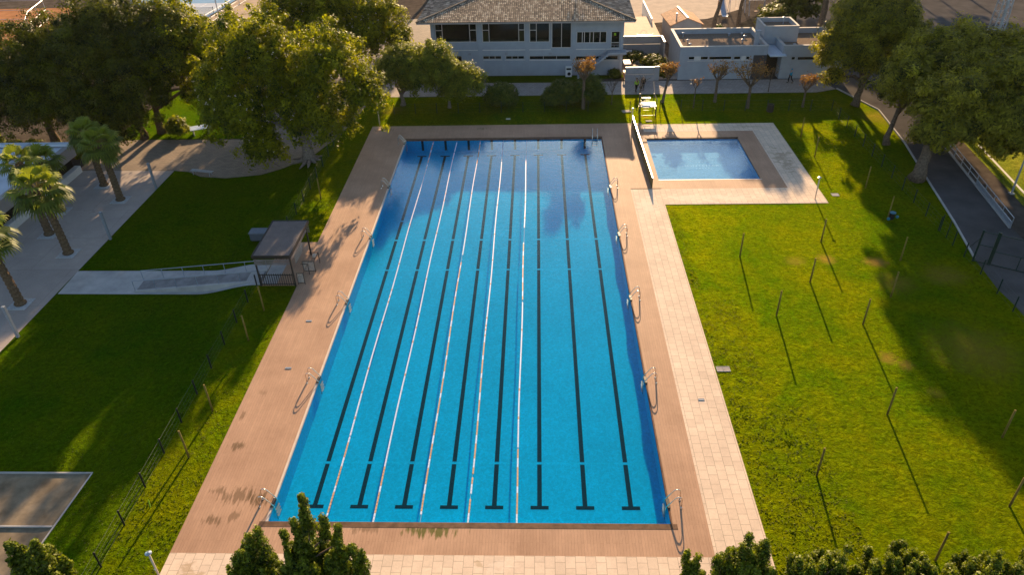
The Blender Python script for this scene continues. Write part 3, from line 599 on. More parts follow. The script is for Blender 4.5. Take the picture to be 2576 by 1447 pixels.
# umbrella pines on the right
tree('pine_tree', 'round dense pine behind the corner of the wire fence', 'pine', (50.6, 58.4), 3.2, .42,
     [(51.4, 60.5, 6.9, 5.6, 4.8, 4.4), (49.6, 60, 5.6, 3.7, 3.8, 3.0), (54.0, 61, 6.2, 4.0, 4.2, 3.8), (51.6, 62, 9.0, 4.2, 4, 3.2), (48.0, 59.6, 3.0, 1.3, 1.3, .9)], 'pine', 95000, 0.135, aspect=2.6, seed=21, clump=.85, lean=(.6, 1.0), flat=.9, group='pines along the road')
tree('pine_tree', 'pine with a thin trunk just outside the wire fence, half hidden by foliage', 'pine', (49.8, 47.4), 4.2, .30,
     [(51.2, 49.0, 5.6, 3.5, 3.3, 2.9), (53.8, 50.5, 7.4, 3.8, 3.6, 2.9), (57.6, 52.0, 7.6, 4.0, 3.8, 3.0)], 'pine', 60000, 0.135, aspect=2.6, seed=22, clump=.85, lean=(.8, 1.0), flat=.9, group='pines along the road')
tree('pine_tree', 'largest spreading pine with a thick forked leaning trunk beside the road', 'pine', (49.4, 39.2), 4.4, .62,
     [(52.6, 43.2, 5.9, 3.8, 3.2, 2.9), (56.6, 46.2, 6.6, 4.6, 3.9, 3.1), (61.0, 45.4, 6.0, 4.4, 4.2, 3.3), (58.0, 42.0, 4.4, 3.8, 3.0, 2.4), (62.8, 42.5, 4.0, 3.6, 3.4, 3.0), (54.0, 41.5, 4.2, 2.6, 2.2, 1.7), (62.5, 50, 7.5, 4, 4, 3.2), (51.2, 41.0, 3.9, 2.8, 2.2, 1.5), (59.0, 40.0, 2.8, 3.5, 2.4, 1.6)], 'pine', 135000, 0.135, aspect=2.6, seed=23, clump=.85, lean=(1.6, 1.8), flat=.9, group='pines along the road')
tree('road_shrub', 'green leafy shrub at the right picture edge beside the white barrier', 'shrub', (54.6, 27.0), 1.2, .12, [(54.9, 26.8, 1.9, 1.5, 1.5, 1.7), (55.6, 28.5, 2.2, 1.3, 1.4, 1.6)], 'bush', 7000, .16, seed=24, clump=.5)
# trees that stand beyond the picture's top edge and shade what lies in it
tree('tall_tree', 'trunk of a tall playground tree behind the flat-roofed annex', 'tree', (43.4, 87.0), 6.5, .34, [(42.0, 87, 10.6, 3.4, 3.2, 3.9), (39.4, 88, 9.6, 2.4, 3, 3)], 'pine', 12000, .3, seed=31, lean=(.3, .5), group='tall trees behind the annex')
tree('tall_tree', 'leaning forked trunk right behind the small tiled shed', 'tree', (38.9, 83.5), 7.0, .38, [(39.6, 86, 10.8, 2.6, 3, 2.6)], 'pine', 7000, .3, seed=32, lean=(1.4, 2.0), group='tall trees behind the annex')
tree('tall_tree', 'tall pine rising out of the picture behind the round dense pine', 'pine', (51.6, 77.0), 12, .5, [(50.4, 77, 17.6, 6.2, 4, 4.7), (57.5, 77, 16, 5, 5, 4.5), (53.0, 77, 13.0, 5.4, 3.5, 4.0), (51.5, 77, 20, 4.5, 3.5, 3)], 'pine', 42000, .34, seed=33, group='tall trees behind the annex')
tree('tall_tree', 'tall pine rising out of the picture beyond the road', 'pine', (61.0, 75.0), 12, .5, [(61, 75, 15.2, 5.8, 5, 4.2), (57, 74, 14, 4, 4, 3.4)], 'pine', 14000, .34, seed=34, group='tall trees behind the annex')
tree('tall_tree', 'tall slender tree hidden behind the clubhouse', 'tree', (21.0, 95.0), 14, .2, [(21.4, 95, 15.6, 1.0, 1.2, 1.6)], 'dark', 600, .26, seed=35, clump=.5)
tree('shade_tree', 'dark tree crown in the shaded corner above the flat-roofed annex', 'tree', (53.0, 92.0), 2.0, .4, [(53, 92, 3.0, 3.4, 3.4, 3.0)], 'dark', 8000, .3, seed=36)
tree('shade_tree', 'dark shrubby tree right of the roof tower behind the annex', 'tree', (48.6, 88.0), 1.6, .3, [(48.9, 88, 2.0, 2.6, 2.6, 1.9)], 'dark', 7000, .26, seed=37)

for i, (x, y) in enumerate(((70, 131), (79, 129), (88, 127), (97, 125), (62, 133), (84, 134))):  # unseen trees, added so that the asphalt lies in shade
    tree('tall_tree', 'unseen tree added for shade above the top right corner, number %s from the annex side' % ['two', 'three', 'four', 'five', 'one', 'six'][i], 'tree', (x, y), 7, .4, [(x, y, 15.0, 5.4, 5.0, 5.6)], 'dark', 6000, .5, seed=140+i, group='unseen trees added to shade the asphalt')
tree('tall_tree', 'unseen tall tree added to shade the yard left of the clubhouse', 'tree', (-4.5, 119), 9, .4, [(-4.5, 119, 15.5, 5.4, 5, 5.2), (-11, 120, 15.5, 4.8, 5, 5)], 'dark', 12000, .4, seed=160)  # out of view, added only for its shadow on the yard
# clipped bushes on the far lawn
def bush(x, y, rx, ry, rz, label, seed, n=8000, mat='bush', leaf=.16):
    t = thing('bush', label, 'bush', (x, y, gh(x)))
    MBt = MB(); rg = random.Random(seed)
    for k in range(5): MBt.tube([(rg.uniform(-.2, .2), rg.uniform(-.2, .2), 0), (rg.uniform(-.6, .6)*rx, rg.uniform(-.6, .6)*ry, rz*1.1)], [.05, .02], 5)
    MBt.build('stems', MT['bark'], t)
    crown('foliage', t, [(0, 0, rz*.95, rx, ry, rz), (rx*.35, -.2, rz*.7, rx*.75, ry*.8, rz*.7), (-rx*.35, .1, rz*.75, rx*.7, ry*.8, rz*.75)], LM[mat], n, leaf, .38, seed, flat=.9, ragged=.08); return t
bush(9.95, 60.2, 1.9, 1.7, 1.35, 'rounded clipped bush alone on the shaded lawn in front of the clubhouse', 41, 12000)
bush(17.2, 60.3, 1.9, 1.8, 1.45, 'large rounded bush left of the pruned trunk in front of the clubhouse', 42, 12000)
bush(20.2, 60.4, 1.8, 1.8, 1.75, 'tallest rounded bush right of the pruned trunk in front of the clubhouse', 43, 12000)
bush(15.9, 59.9, 1.2, 1.2, 1.0, 'lowest bush at the left end of the big bush clump', 44, 6000)
bush(27.4, 76.2, 1.4, 1.6, .55, 'sprawling planting on the rockery between clubhouse and annex', 45, 7000, 'dark')
bush(29.6, 74.2, 1.6, 2.4, .6, 'dense dark planting against the annex side wall', 46, 9000, 'dark')
bush(30.3, 70.3, .9, 1.2, .6, 'low planting at the front corner of the rockery', 47, 4000, 'dark')
bush(40.8, 88.5, .8, .8, .6, 'small bright clipped hedge behind the annex roof', 48, 3000)
bush(24.1, 69.6, .7, .7, .5, 'low plant at the foot of the clubhouse corner', 49, 2000, 'dark')
for i, (x, y, s) in enumerate(((-44.6, 48.6, 1.5), (-42.2, 48.2, 1.2), (-39.8, 48.0, 1.3), (-37.4, 48.2, 1.0), (-35.6, 48.8, .9), (-46.8, 50, 1.8), (-26.9, 54.4, 1.2))):
    bush(x, y, s, s*.9, s*.9, ['sunlit bush nearest the picture edge behind the white building', 'third sunlit bush from the left behind the white building', 'fourth sunlit bush from the left behind the white building', 'fifth sunlit bush from the left behind the white building', 'smallest sunlit bush of the bed behind the white building', 'biggest sunlit bush at the far left edge', 'sunlit bush between the dark evergreens and the forked trunk'][i], 60+i, 4500, 'light')

# foreground conifers: upright plumes of scale leaves
def conifer(base, plumes, label, seed, n=26000, leaf=.062, mat='conifer'):
    n = int(n*1.7)
    bx, by = base; t = thing('conifer', label, 'conifer', (bx, by, gh(bx)), 0, 'conifers in front of the camera')
    rng = np.random.default_rng(seed); mb = MB(); top = max(p[2] for p in plumes)
    mb.tube([(0, 0, 0), (0, 0, top*.4), (0, 0, top*.62)], [.14, .08, .02], 7)
    Ps, Ns, Ts = [], [], []; wts = np.array([p[4]*p[3]**1.2 for p in plumes]); wts = wts/wts.sum()
    for (x, y, z, r, L), wt in zip(plumes, wts):
        lx, ly = x-bx, y-by; mb.tube([(0, 0, max(.3, z-L*1.4)), (lx*.75, ly*.75, z-L*.9), (lx*.94, ly*.94, z-L*.35)], [.05, .03, .008], 5)
        m = int(n*wt); k = max(5, int(L/0.16))
        tt = np.sort(rng.random(m))
        # sub-tufts spiral up the plume
        nt_ = max(10, int(L*r*70)); th = rng.random(nt_)*6.283; hz = rng.random(nt_)**.9; rad = r*(0.35+0.75*rng.random(nt_))*np.clip((1-hz)**.55*(.35+2.6*np.minimum(hz+.1, .25)), .05, 1)
        cx = lx*(1-.25*(1-hz))+rad*np.cos(th); cy = ly*(1-.25*(1-hz))+rad*np.sin(th); cz = z-L*(1-hz)
        i = rng.integers(0, nt_, m); q = unit(rng.normal(size=(m, 3))); s = .13*rng.uniform(.5, 1.3, m)
        P = np.stack([cx[i], cy[i], cz[i]], 1)+q*s[:, None]*np.array([1, 1, 1.5])
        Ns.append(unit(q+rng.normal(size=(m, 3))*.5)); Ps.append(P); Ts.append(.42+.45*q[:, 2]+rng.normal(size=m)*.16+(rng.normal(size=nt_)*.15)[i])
    mb.build('trunk', MT['bark'], t)
    P = np.concatenate(Ps); me = leaves_mesh('foliage', P, np.concatenate(Ns), leaf*rng.uniform(.6, 1.4, len(P)), np.concatenate(Ts), LM[mat], 1.8); link_mesh('foliage', me, t); return t
rg = random.Random(9)
def plume_set(cx, cy, spread, n, zt, zfall, seed, rmin=.3, rmax=.5, L=(1.4, 2.4), extra=()):
    rg = random.Random(seed); out = list(extra)
    for i in range(n):
        a = rg.uniform(0, 6.283); d = spread*math.sqrt(rg.random()); out.append((cx+d*math.cos(a), cy+d*math.sin(a)*.8, zt-zfall*(d/spread)**1.3-rg.uniform(0, .5), rg.uniform(rmin, rmax), rg.uniform(*L)))
    return out
conifer((4.9, -6.0), plume_set(4.75, -6.0, 1.25, 28, 6.9, 1.3, 1, rmin=.22, rmax=.42, extra=[(5.12, -6, 9.2, .20, 1.5), (5.05, -6, 8.3, .34, 1.5), (5.75, -6, 8.0, .26, 1.5), (4.45, -5.9, 7.7, .24, 1.3), (6.2, -5.8, 7.2, .24, 1.3), (3.95, -6, 7.0, .24, 1.2)]), 'tall pointed conifer whose tip reaches over the near pool edge', 71, 52000)
conifer((2.9, -6.0), plume_set(2.25, -6.0, 1.1, 26, 6.7, 2.0, 2, rmin=.24, rmax=.44, extra=[(2.95, -6, 7.2, .30, 1.6), (2.5, -6, 6.9, .30, 1.6)]), 'bushy conifer left of the tall pointed one at the bottom', 72, 34000)
conifer((6.9, -6.0), plume_set(5.95, -6.0, 1.0, 16, 5.9, 1.4, 3, rmin=.2, rmax=.38, extra=[(6.1, -6, 6.7, .24, 1.4), (6.6, -6, 6.1, .26, 1.2), (6.9, -5.9, 5.6, .26, 1.1)]), 'bushy conifer right of the tall pointed one at the bottom', 73, 30000)
conifer((-8.8, -4.6), plume_set(-8.7, -4.6, 1.4, 22, 4.3, 1.8, 4, rmin=.35, rmax=.6, extra=[(-7.75, -4.9, 4.9, .4, 2.0), (-9.3, -4.6, 4.4, .5, 1.8), (-8.4, -4.5, 3.6, .5, 1.8)]), 'olive conifer filling the bottom left corner', 74, 38000, .10)
conifer((20.6, -5.4), plume_set(20.6, -5.4, .55, 7, 4.6, .8, 5, extra=[(20.35, -5.4, 5.1, .22, 1.2), (20.85, -5.4, 5.0, .2, 1.1)]), 'small bright conifer tip over the near stone paving', 75, 14000)
conifer((22.7, -5.6), plume_set(23.0, -5.6, 1.25, 22, 5.9, 1.4, 6, extra=[(22.65, -5.6, 6.55, .3, 1.7), (23.4, -5.6, 6.1, .4, 1.5), (22.0, -5.5, 5.6, .2, 1.6), (21.6, -5.5, 5.0, .3, 1.3)]), 'dark pointed conifer at the paving corner on the right', 76, 34000)
conifer((25.9, -5.8), plume_set(25.9, -5.8, 2.1, 34, 5.1, 1.0, 7, rmin=.25, rmax=.45, extra=[(26.6, -5.8, 6.2, .2, 1.5), (24.8, -5.8, 5.3, .3, 1.4)]), 'greyish loose conifer with a thin leader, over the right lawn', 77, 42000)
conifer((29.6, -5.8), plume_set(29.6, -5.8, 2.2, 34, 5.0, .8, 8, rmin=.25, rmax=.45), 'loose bluish conifer third from the bottom right corner', 78, 42000)
conifer((32.4, -5.8), plume_set(32.4, -5.8, 1.9, 26, 4.9, .8, 9, rmin=.25, rmax=.45, extra=[(32.7, -5.8, 5.9, .24, 1.7)]), 'loose conifer with a tall dark leader near the bottom right corner', 79, 34000)
conifer((35.4, -5.8), plume_set(35.2, -5.8, 2.1, 30, 5.4, .8, 10, rmin=.3, rmax=.5), 'greyish conifer in the bottom right corner', 80, 42000)

# palms
def palm(base, h, R0, label, seed, lean=(0, 0), n=30):
    bx, by = base; t = thing('palm_tree', label, 'palm', (bx, by, gh(bx)), 0, 'palms on the left terrace'); rng = random.Random(seed)
    mb = MB(); pts, rad = [], []; K = 34
    for i in range(K+1):
        q = i/K; pts.append((lean[0]*q*q, lean[1]*q*q, h*q)); rad.append((.33-.07*q)*(1.12 if i % 2 else .93)+(.10 if i < 2 else 0)+(.07*max(0, q-.82)/.18))
    mb.tube(pts, rad, 11); mb.build('trunk', MT['palmbark'], t)
    top = Vector(pts[-1]); V, F, T = [], [], []; st = MB()
    for k in range(n):
        az = k*2.39996+rng.uniform(-.2, .2); u = (k+.5)/n; el = R(78-128*u+rng.uniform(-8, 8)); L1 = R0*rng.uniform(.42, .56); Rf = R0*rng.uniform(.50, .62)
        d = Vector((math.cos(az)*math.cos(el), math.sin(az)*math.cos(el), math.sin(el)))
        hub = top+d*L1+Vector((0, 0, -.12*L1*(1-u))); st.tube([top+Vector((0, 0, -.1)), top+d*L1*.5+Vector((0, 0, .03)), hub], [.035, .025, .018], 4)
        side = d.cross(Vector((0, 0, 1))).normalized() if abs(d.z) < .98 else Vector((1, 0, 0)); upv = side.cross(d).normalized()
        tb = rng.uniform(.25, .6)+(.3 if el > .2 else -.1)
        m = 17
        for j in range(m):
            a = R(-105+210*j/(m-1)); dirv = (d*math.cos(a)+side*math.sin(a)).normalized(); L = Rf*(1-.22*abs(a)/1.8)*rng.uniform(.9, 1.05)
            wv = .085*R0/2; nrm = (upv+side*.25*math.sin(a)).normalized(); across = dirv.cross(nrm).normalized()
            p0 = hub; p1 = hub+dirv*L*.55+upv*.05; p2 = hub+dirv*L*.85+Vector((0, 0, -L*.20)); p3 = hub+dirv*L*.96+Vector((0, 0, -L*.42))
            b0 = len(V); V += [p0, p1-across*wv, p1+across*wv, p2-across*wv*.5, p2+across*wv*.5, p3]; F += [(b0, b0+1, b0+2), (b0+1, b0+3, b0+4, b0+2), (b0+3, b0+5, b0+4)]
            tn = min(1, max(0, tb+rng.uniform(-.12, .12))); T += [tn, tn+.08, tn+.3]
    me = bpy.data.meshes.new('fronds'); me.from_pydata([tuple(v) for v in V], [], F); at = me.attributes.new('tint', 'FLOAT', 'FACE'); at.data.foreach_set('value', T); me.materials.append(LM['palm'])
    link_mesh('fronds', me, t); st.build('leaf_stalks', MT['pole_wood'], t)
    # square bed of white pebbles at the foot
    return t
PAL = [((-26.2, 38.4), 5.8, 2.25, 'fuller fan palm nearest the lawn in the far pair', (-.1, 0)), ((-29.4, 41.6), 5.6, 2.0, 'fan palm behind its twin in the far pair', (0, 0)),
       ((-26.1, 28.5), 6.2, 2.6, 'tallest bright fan palm in the middle of the terrace', (-.3, 0)), ((-29.6, 31.8), 7.0, 2.0, 'fan palm with a thin dark crown over the white roof', (0, 0)), ((-30.9, 36.2), 5.2, 2.0, 'fan palm with its trunk foot behind the bright middle one', (0, 0)),
       ((-25.9, 21.0), 6.3, 2.5, 'nearest fan palm, crown cut by the left picture edge', (-.5, 0))]
for i, (b, h, r0, lb, ln) in enumerate(PAL):
    palm(b, h, r0, lb, 90+i, ln, n=17 if i == 3 else 27)
    mb = MB(); mb.box(-.75, .75, -.75, .75, 0.0, .05); o = mb.build('pebble_bed', MT['pebble']); o.location = (b[0], b[1], gh(b[0])+.012)
    tag(o, ['pebble square under the fuller palm of the far pair', 'pebble square under the rear palm of the far pair', 'pebble square under the tallest bright palm', 'pebble square under the thin dark-crowned palm', 'pebble square under the palm behind the bright one', 'pebble square under the nearest palm'][i], 'pebble bed', 'pebble beds around the palms')

# pruned trees (fan of cut branches with a few rusty leaves)
def pruned(base, h, spread, label, seed, leafy=600, lean=(0, 0), tr=.13, th=.5, flat=.5, cat='tree'):
    bx, by = base; t = thing('pruned_tree', label, cat, (bx, by, gh(bx)), 0, 'pruned trees on the far lawn'); rng = random.Random(seed); nr = np.random.default_rng(seed)
    mb = MB(); hz = h*th; top = Vector((lean[0], lean[1], hz))
    mb.tube([(0, 0, 0), (lean[0]*.4, lean[1]*.4, hz*.5), top], [tr*1.3, tr, tr*.9], 8); P = []
    for k in range(9 if tr > .08 else 6):
        a = k*2.4+rng.uniform(-.3, .3); rr2 = spread*rng.uniform(.3, 1.0); e = top+Vector((math.cos(a)*rr2, math.sin(a)*rr2, (h-hz)*rng.uniform(.65, 1.0))); m1 = top.lerp(e, .5)+Vector((0, 0, -.12*h*.2))
        mb.tube([top, m1, e], [tr*.6, tr*.4, tr*.18], 6)
        for j in range(7):
            f = m1.lerp(e, rng.uniform(.2, 1))+Vector((rng.uniform(-.45, .45)*spread, rng.uniform(-.45, .45)*spread, rng.uniform(.1, .4)*(h-hz))); mb.tube([m1.lerp(e, rng.uniform(0, .8)), f], [tr*.2, .012], 4)
            for _ in range(max(1, leafy//60)): P.append(f+Vector((rng.gauss(0, .16), rng.gauss(0, .16), rng.gauss(0, .16))))
    mb.build('trunk', MT['bark'], t)
    if leafy:
        P = np.array([tuple(p) for p in P]); me = leaves_mesh('foliage', P, unit(nr.normal(size=P.shape)), .13*nr.uniform(.6, 1.4, len(P)), nr.random(len(P)), LM['autumn'], 1.3); link_mesh('foliage', me, t)
    return t
pruned((19.5, 58.7), 5.4, 1.4, 'tallest pruned tree with rusty leaves between the big bushes', 101, 1100, tr=.17, th=.62)
pruned((28.9, 60.3), 3.9, .9, 'leaning pruned tree lit by the sun beside the lifeguard stand', 102, 900, lean=(.55, .9), tr=.15, th=.62)
pruned((32.2, 58.5), 3.2, .7, 'thin pale sapling with a few twigs left of the stout pruned tree', 103, 90, tr=.06, th=.7)
pruned((35.0, 60.3), 4.2, 1.2, 'stout pruned tree in front of the long annex window', 104, 500, tr=.16, th=.6)
pruned((38.3, 58.2), 4.7, 1.9, 'widest fan-shaped pruned tree left of the annex door', 105, 800, tr=.17, th=.52)
pruned((42.0, 63.4), 2.9, .8, 'thin bare sapling in front of the annex door', 106, 60, tr=.05, th=.5)
pruned((44.6, 58.3), 3.4, 1.2, 'pruned tree with yellow tips nearest the road', 107, 420, tr=.12, th=.55)
pruned((26.2, 60.4), 3.0, .9, 'bare forked sapling behind the lifeguard stand', 108, 0, tr=.07, th=.55)
pruned((22.9, 59.9), 2.8, .7, 'bare sapling right of the tallest bush', 109, 0, tr=.05, th=.5)

# short grass blades standing on the lawns
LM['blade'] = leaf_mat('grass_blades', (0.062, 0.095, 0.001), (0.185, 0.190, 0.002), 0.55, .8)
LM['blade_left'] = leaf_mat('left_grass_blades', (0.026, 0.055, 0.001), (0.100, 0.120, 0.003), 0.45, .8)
def vnoise(x, y, sc_, seed):
    g = np.random.default_rng(seed).random((256, 256)); u, v = x*sc_, y*sc_; i, j = np.floor(u).astype(int), np.floor(v).astype(int); fu, fv = u-i, v-j
    fu, fv = fu*fu*(3-2*fu), fv*fv*(3-2*fv); G = lambda a, b: g[a % 256, b % 256]
    return (G(i, j)*(1-fu)+G(i+1, j)*fu)*(1-fv)+(G(i, j+1)*(1-fu)+G(i+1, j+1)*fu)*fv
def grass(label, rects, dens, seed, mat, hmax=.028, avoid=()):
    rng = np.random.default_rng(seed); X, Y = [], []
    for x0, x1, y0, y1 in rects:
        n = int((x1-x0)*(y1-y0)*dens); X.append(rng.uniform(x0, x1, n)); Y.append(rng.uniform(y0, y1, n))
    x, y = np.concatenate(X), np.concatenate(Y)
    c = .5*vnoise(x, y, 2.3, seed)+.3*vnoise(x, y, 5.5, seed+1)+.2*vnoise(x, y, .45, seed+2)
    keep = rng.random(len(x)) < np.clip((c-.26)*3.2, .12, 1)
    for ax, ay, ar in avoid: keep &= ((x-ax)**2+(y-ay)**2 > (ar*(.6+.9*vnoise(x, y, 1.7, 3)))**2) | (rng.random(len(x)) < .15)
    x, y, c = x[keep], y[keep], c[keep]; n = len(x)
    h = hmax*(.35+1.0*np.clip((c-.3)*2.2, 0, 1))*rng.uniform(.6, 1.2, n)*(1+0.5*np.exp(-((x-26.5)/2.2)**2-((y-5)/11)**2)+1.0*np.clip((vnoise(x, y, .35, seed+9)-.62)*6, 0, 1)); z = np.array([gh(q) for q in x])
    a = rng.random(n)*6.283; w_ = rng.uniform(.03, .065, n); dx, dy = np.cos(a)*w_, np.sin(a)*w_; ln = rng.normal(size=(n, 2))*.045+np.array([0, -.02])
    V = np.stack([np.stack([x-dx, y-dy, z-.01], 1), np.stack([x+dx, y+dy, z-.01], 1), np.stack([x+dx*.5+ln[:, 0], y+dy*.5+ln[:, 1], z+h], 1), np.stack([x-dx*.7+ln[:, 0], y-dy*.7+ln[:, 1], z+h*.8], 1)], 1).reshape(-1, 3)
    big = .6*vnoise(x, y, .16, seed+5)+.4*vnoise(x, y, .6, seed+6)
    me = bpy.data.meshes.new('grass'); me.vertices.add(4*n); me.vertices.foreach_set('co', V.astype(np.float32).ravel()); me.loops.add(4*n); me.loops.foreach_set('vertex_index', np.arange(4*n, dtype=np.int32)); me.polygons.add(n); me.polygons.foreach_set('loop_start', np.arange(0, 4*n, 4, dtype=np.int32))
    at = me.attributes.new('tint', 'FLOAT', 'FACE'); at.data.foreach_set('value', np.clip((big-.5)*1.5+.42+rng.normal(size=n)*.14, 0, 1).astype(np.float32)); me.materials.append(LM[mat]); me.update(calc_edges=True)
    o = bpy.data.objects.new('grass', me); COL.objects.link(o); tag(o, label, 'grass', kind='stuff')
SO = [(36.9, 25.4, 1.0), (40.6, 25.0, 1.2), (37.0, 13.4, .9), (37.9, 12.6, .8)]
grass('clumpy taller grass along the paving edge of the right lawn', [(25.66, 28.5, -7, 20), (28.5, 30.5, -7, 9), (25.66, 26.4, 20, 34.7)], 55, 5, 'blade', avoid=SO)
grass('short grass of the far lawn in front of the clubhouse', [(-4.3, 25.8, 54.05, 63.1), (25.8, 47, 57, 62.9), (-6.4, -4.3, 50, 61)], 25, 6, 'blade', .03)
grass('short grass of the strip along the left deck edge', [(-7.7, -4.42, -7, 21.8), (-7.7, -4.42, 28.8, 50)], 45, 7, 'blade')
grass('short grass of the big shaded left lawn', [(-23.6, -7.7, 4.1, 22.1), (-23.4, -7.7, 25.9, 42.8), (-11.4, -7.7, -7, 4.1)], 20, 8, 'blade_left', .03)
# ------------------------------------------------------------------ clubhouse
def wall_holes(mb, axis, p0, p1, z0, z1, t, holes, fixed):
    """wall along one axis with rectangular openings; fixed = coordinate of its outer face, t = thickness inward (+)"""
    xs = sorted({p0, p1, *[h[0] for h in holes], *[h[1] for h in holes]}); zs = sorted({z0, z1, *[h[2] for h in holes], *[h[3] for h in holes]})
    for a, b in zip(xs, xs[1:]):
        run = None
        for c, d in zip(zs, zs[1:]):
            hole = any(h[0]-1e-6 <= a and b <= h[1]+1e-6 and h[2]-1e-6 <= c and d <= h[3]+1e-6 for h in holes)
            if hole:
                if run: mb.box(a, b, fixed, fixed+t, run[0], run[1]) if axis == 'x' else mb.box(fixed, fixed+t, a, b, run[0], run[1]); run = None
            else: run = (run[0], d) if run else (c, d)
        if run: mb.box(a, b, fixed, fixed+t, run[0], run[1]) if axis == 'x' else mb.box(fixed, fixed+t, a, b, run[0], run[1])
CX, CY = 12.85, 70.9
club = thing('clubhouse', 'two-storey pale clubhouse with a hipped clay tile roof and wide windows', 'building', (CX, CY, 0), R(-1.4))
def cl(mb): mb.v = [(a-CX, b-CY, c) for a, b, c in mb.v]; return mb
W0, W1, WB = 0.65, 25.05, 90.0; ZT = 6.95
UP = [(1.2, 6.5, 4.33, 6.7, (0, .17, .83, 1), .45), (7.2, 12.6, 4.3, 6.7, (0, .16, .86, 1), .45), (13.2, 15.75, 4.25, 6.7, (0, .34, 1), .45)]
holes = [(u[0], u[1], u[2], u[3]) for u in UP]+[(16.0, 18.5, 3.5, 6.7), (19.15, 22.95, 4.08, 5.52), (23.5, 24.6, 3.4, 5.52), (3.0, 4.45, 0.1, 2.62)]
LOW = [(7.15, 9.55, 2.12, 2.56), (10.1, 12.5, 2.1, 2.54), (13.15, 18.45, 2.02, 2.52), (19.1, 24.5, 1.92, 2.45)]
holes += LOW
mb = MB(); wall_holes(mb, 'x', W0, W1, -.3, ZT, .35, holes, CY)
mb.box(W0, W0+.3, CY+.35, WB, -.3, ZT); mb.box(W1-.3, W1, CY+.35, WB, -.3, ZT); mb.box(W0+.3, W1-.3, WB-.3, WB, -.3, ZT)
cl(mb).build('wall', MT['render'], club)
for a, b in ((.65, 1.15), (6.57, 7.15), (12.65, 13.15), (18.55, 19.1), (24.65, 25.05)):
    mb = MB(); mb.box(a, b, CY-.12, CY-.003, -.3 if a > 20 else .2, ZT); cl(mb).build('pilaster', MT['render'], club)
mb = MB()
for a, b in ((1.15, 6.57), (7.15, 12.65), (13.15, 15.9), (19.1, 24.65)): mb.box(a, b, CY-.07, CY-.003, 3.28, 3.38)
for a, b, c, d in LOW: mb.box(a-.12, b+.12, CY-.08, CY-.003, c-.10, c-.02)
cl(mb).build('sill_band', MT['trim'], club)
mb = MB(); mb.box(W0+.3, W1-.3, CY+.36, WB-.31, 3.2, 3.3); mb.box(W0+.31, W1-.31, CY+5.5, CY+5.6, 3.3, ZT); mb.box(W0+.3, W1-.3, CY+1.6, CY+1.7, -.2, 3.18); cl(mb).build('interior', MT['interior'], club)
rg = random.Random(3)
for u in range(9):
    x = 2.0+u*1.6; mb = MB(); mb.box(x, x+.9, CY+1.2, CY+1.9, 4.0, 4.05); mb.box(x+.4, x+.5, CY+1.5, CY+1.6, 3.3, 4.0)
    for q in (-.25, 1.0): mb.box(x+q, x+q+.35, CY+1.3, CY+1.7, 3.7, 3.75); mb.box(x+q, x+q+.35, CY+1.66, CY+1.7, 3.75, 4.15)
    cl(mb).build('dining_table', MT['white'], club)
for k, (a, b) in enumerate(((7.25, 8.05), (11.75, 12.55), (1.25, 2.05), (20.8, 21.6), (22.2, 22.9))):
    mb = MB(); mb.box(a, b, CY+.30, CY+.33, 4.33, 5.6 if a < 19 else 5.5); cl(mb).build('curtain', simple('mustard_curtain', (.34, .30, .05), .9, .2) if k < 2 else simple('olive_curtain', (.10, .12, .04), .9, .2), club)
def window(x0, x1, z0, z1, divs=(0, 1), y=CY+.10, fw=.07, transom=None, fmat='trim', parent=club, L=cl, name='window'):
    fr = MB(); fr.box(x0, x1, y, y+.06, z0, z0+fw); fr.box(x0, x1, y, y+.06, z1-fw, z1)
    for d in divs:
        x = x0+(x1-x0)*d; a = max(x0, min(x-fw/2, x1-fw)); fr.box(a, a+fw, y-.003, y+.063, z0+fw, z1-fw)
    if transom:
        for (a, b, zz) in transom: fr.box(x0+(x1-x0)*a, x0+(x1-x0)*b, y-.006, y+.066, zz-.035, zz+.035)
    f = L(fr).build(name, MT[fmat], parent)
    g = MB(); g.box(x0+fw, x1-fw, y+.025, y+.035, z0+fw, z1-fw); L(g).build('pane', MT['glass'], f); return f
for (a, b, c, d, dv, tz) in UP: window(a, b, c, d, dv, transom=[(0, dv[1], c+1.5)]+([(dv[-2], 1, c+1.5)] if len(dv) > 3 else []))
window(16.0, 18.5, 3.5, 6.7, (0, .5, 1), name='patio_door')
window(19.15, 22.95, 4.08, 5.52, (0, .19, .26, .44, .56, .78, 1))
window(23.5, 24.6, 3.4, 5.52, (0, 1), name='door', transom=[(0, 1, 4.1)])
for a, b, c, d in LOW: window(a, b, c, d, (0, .34, .66, 1), fw=.05)
window(3.0, 4.45, .1, 2.62, (0, .5, 1), name='double_door')
for x in (5.5, 10.2, 15.85): mb = MB(); mb.box(x-.18, x+.18, CY-.16, CY-.003, 2.75, 3.0); cl(mb).build('vent', MT['render2'], club)
mb = MB(); mb.box(23.85, 24.1, CY+.05, CY+.09, 5.0, 5.3); cl(mb).build('door_notice', MT['hivis'], club)
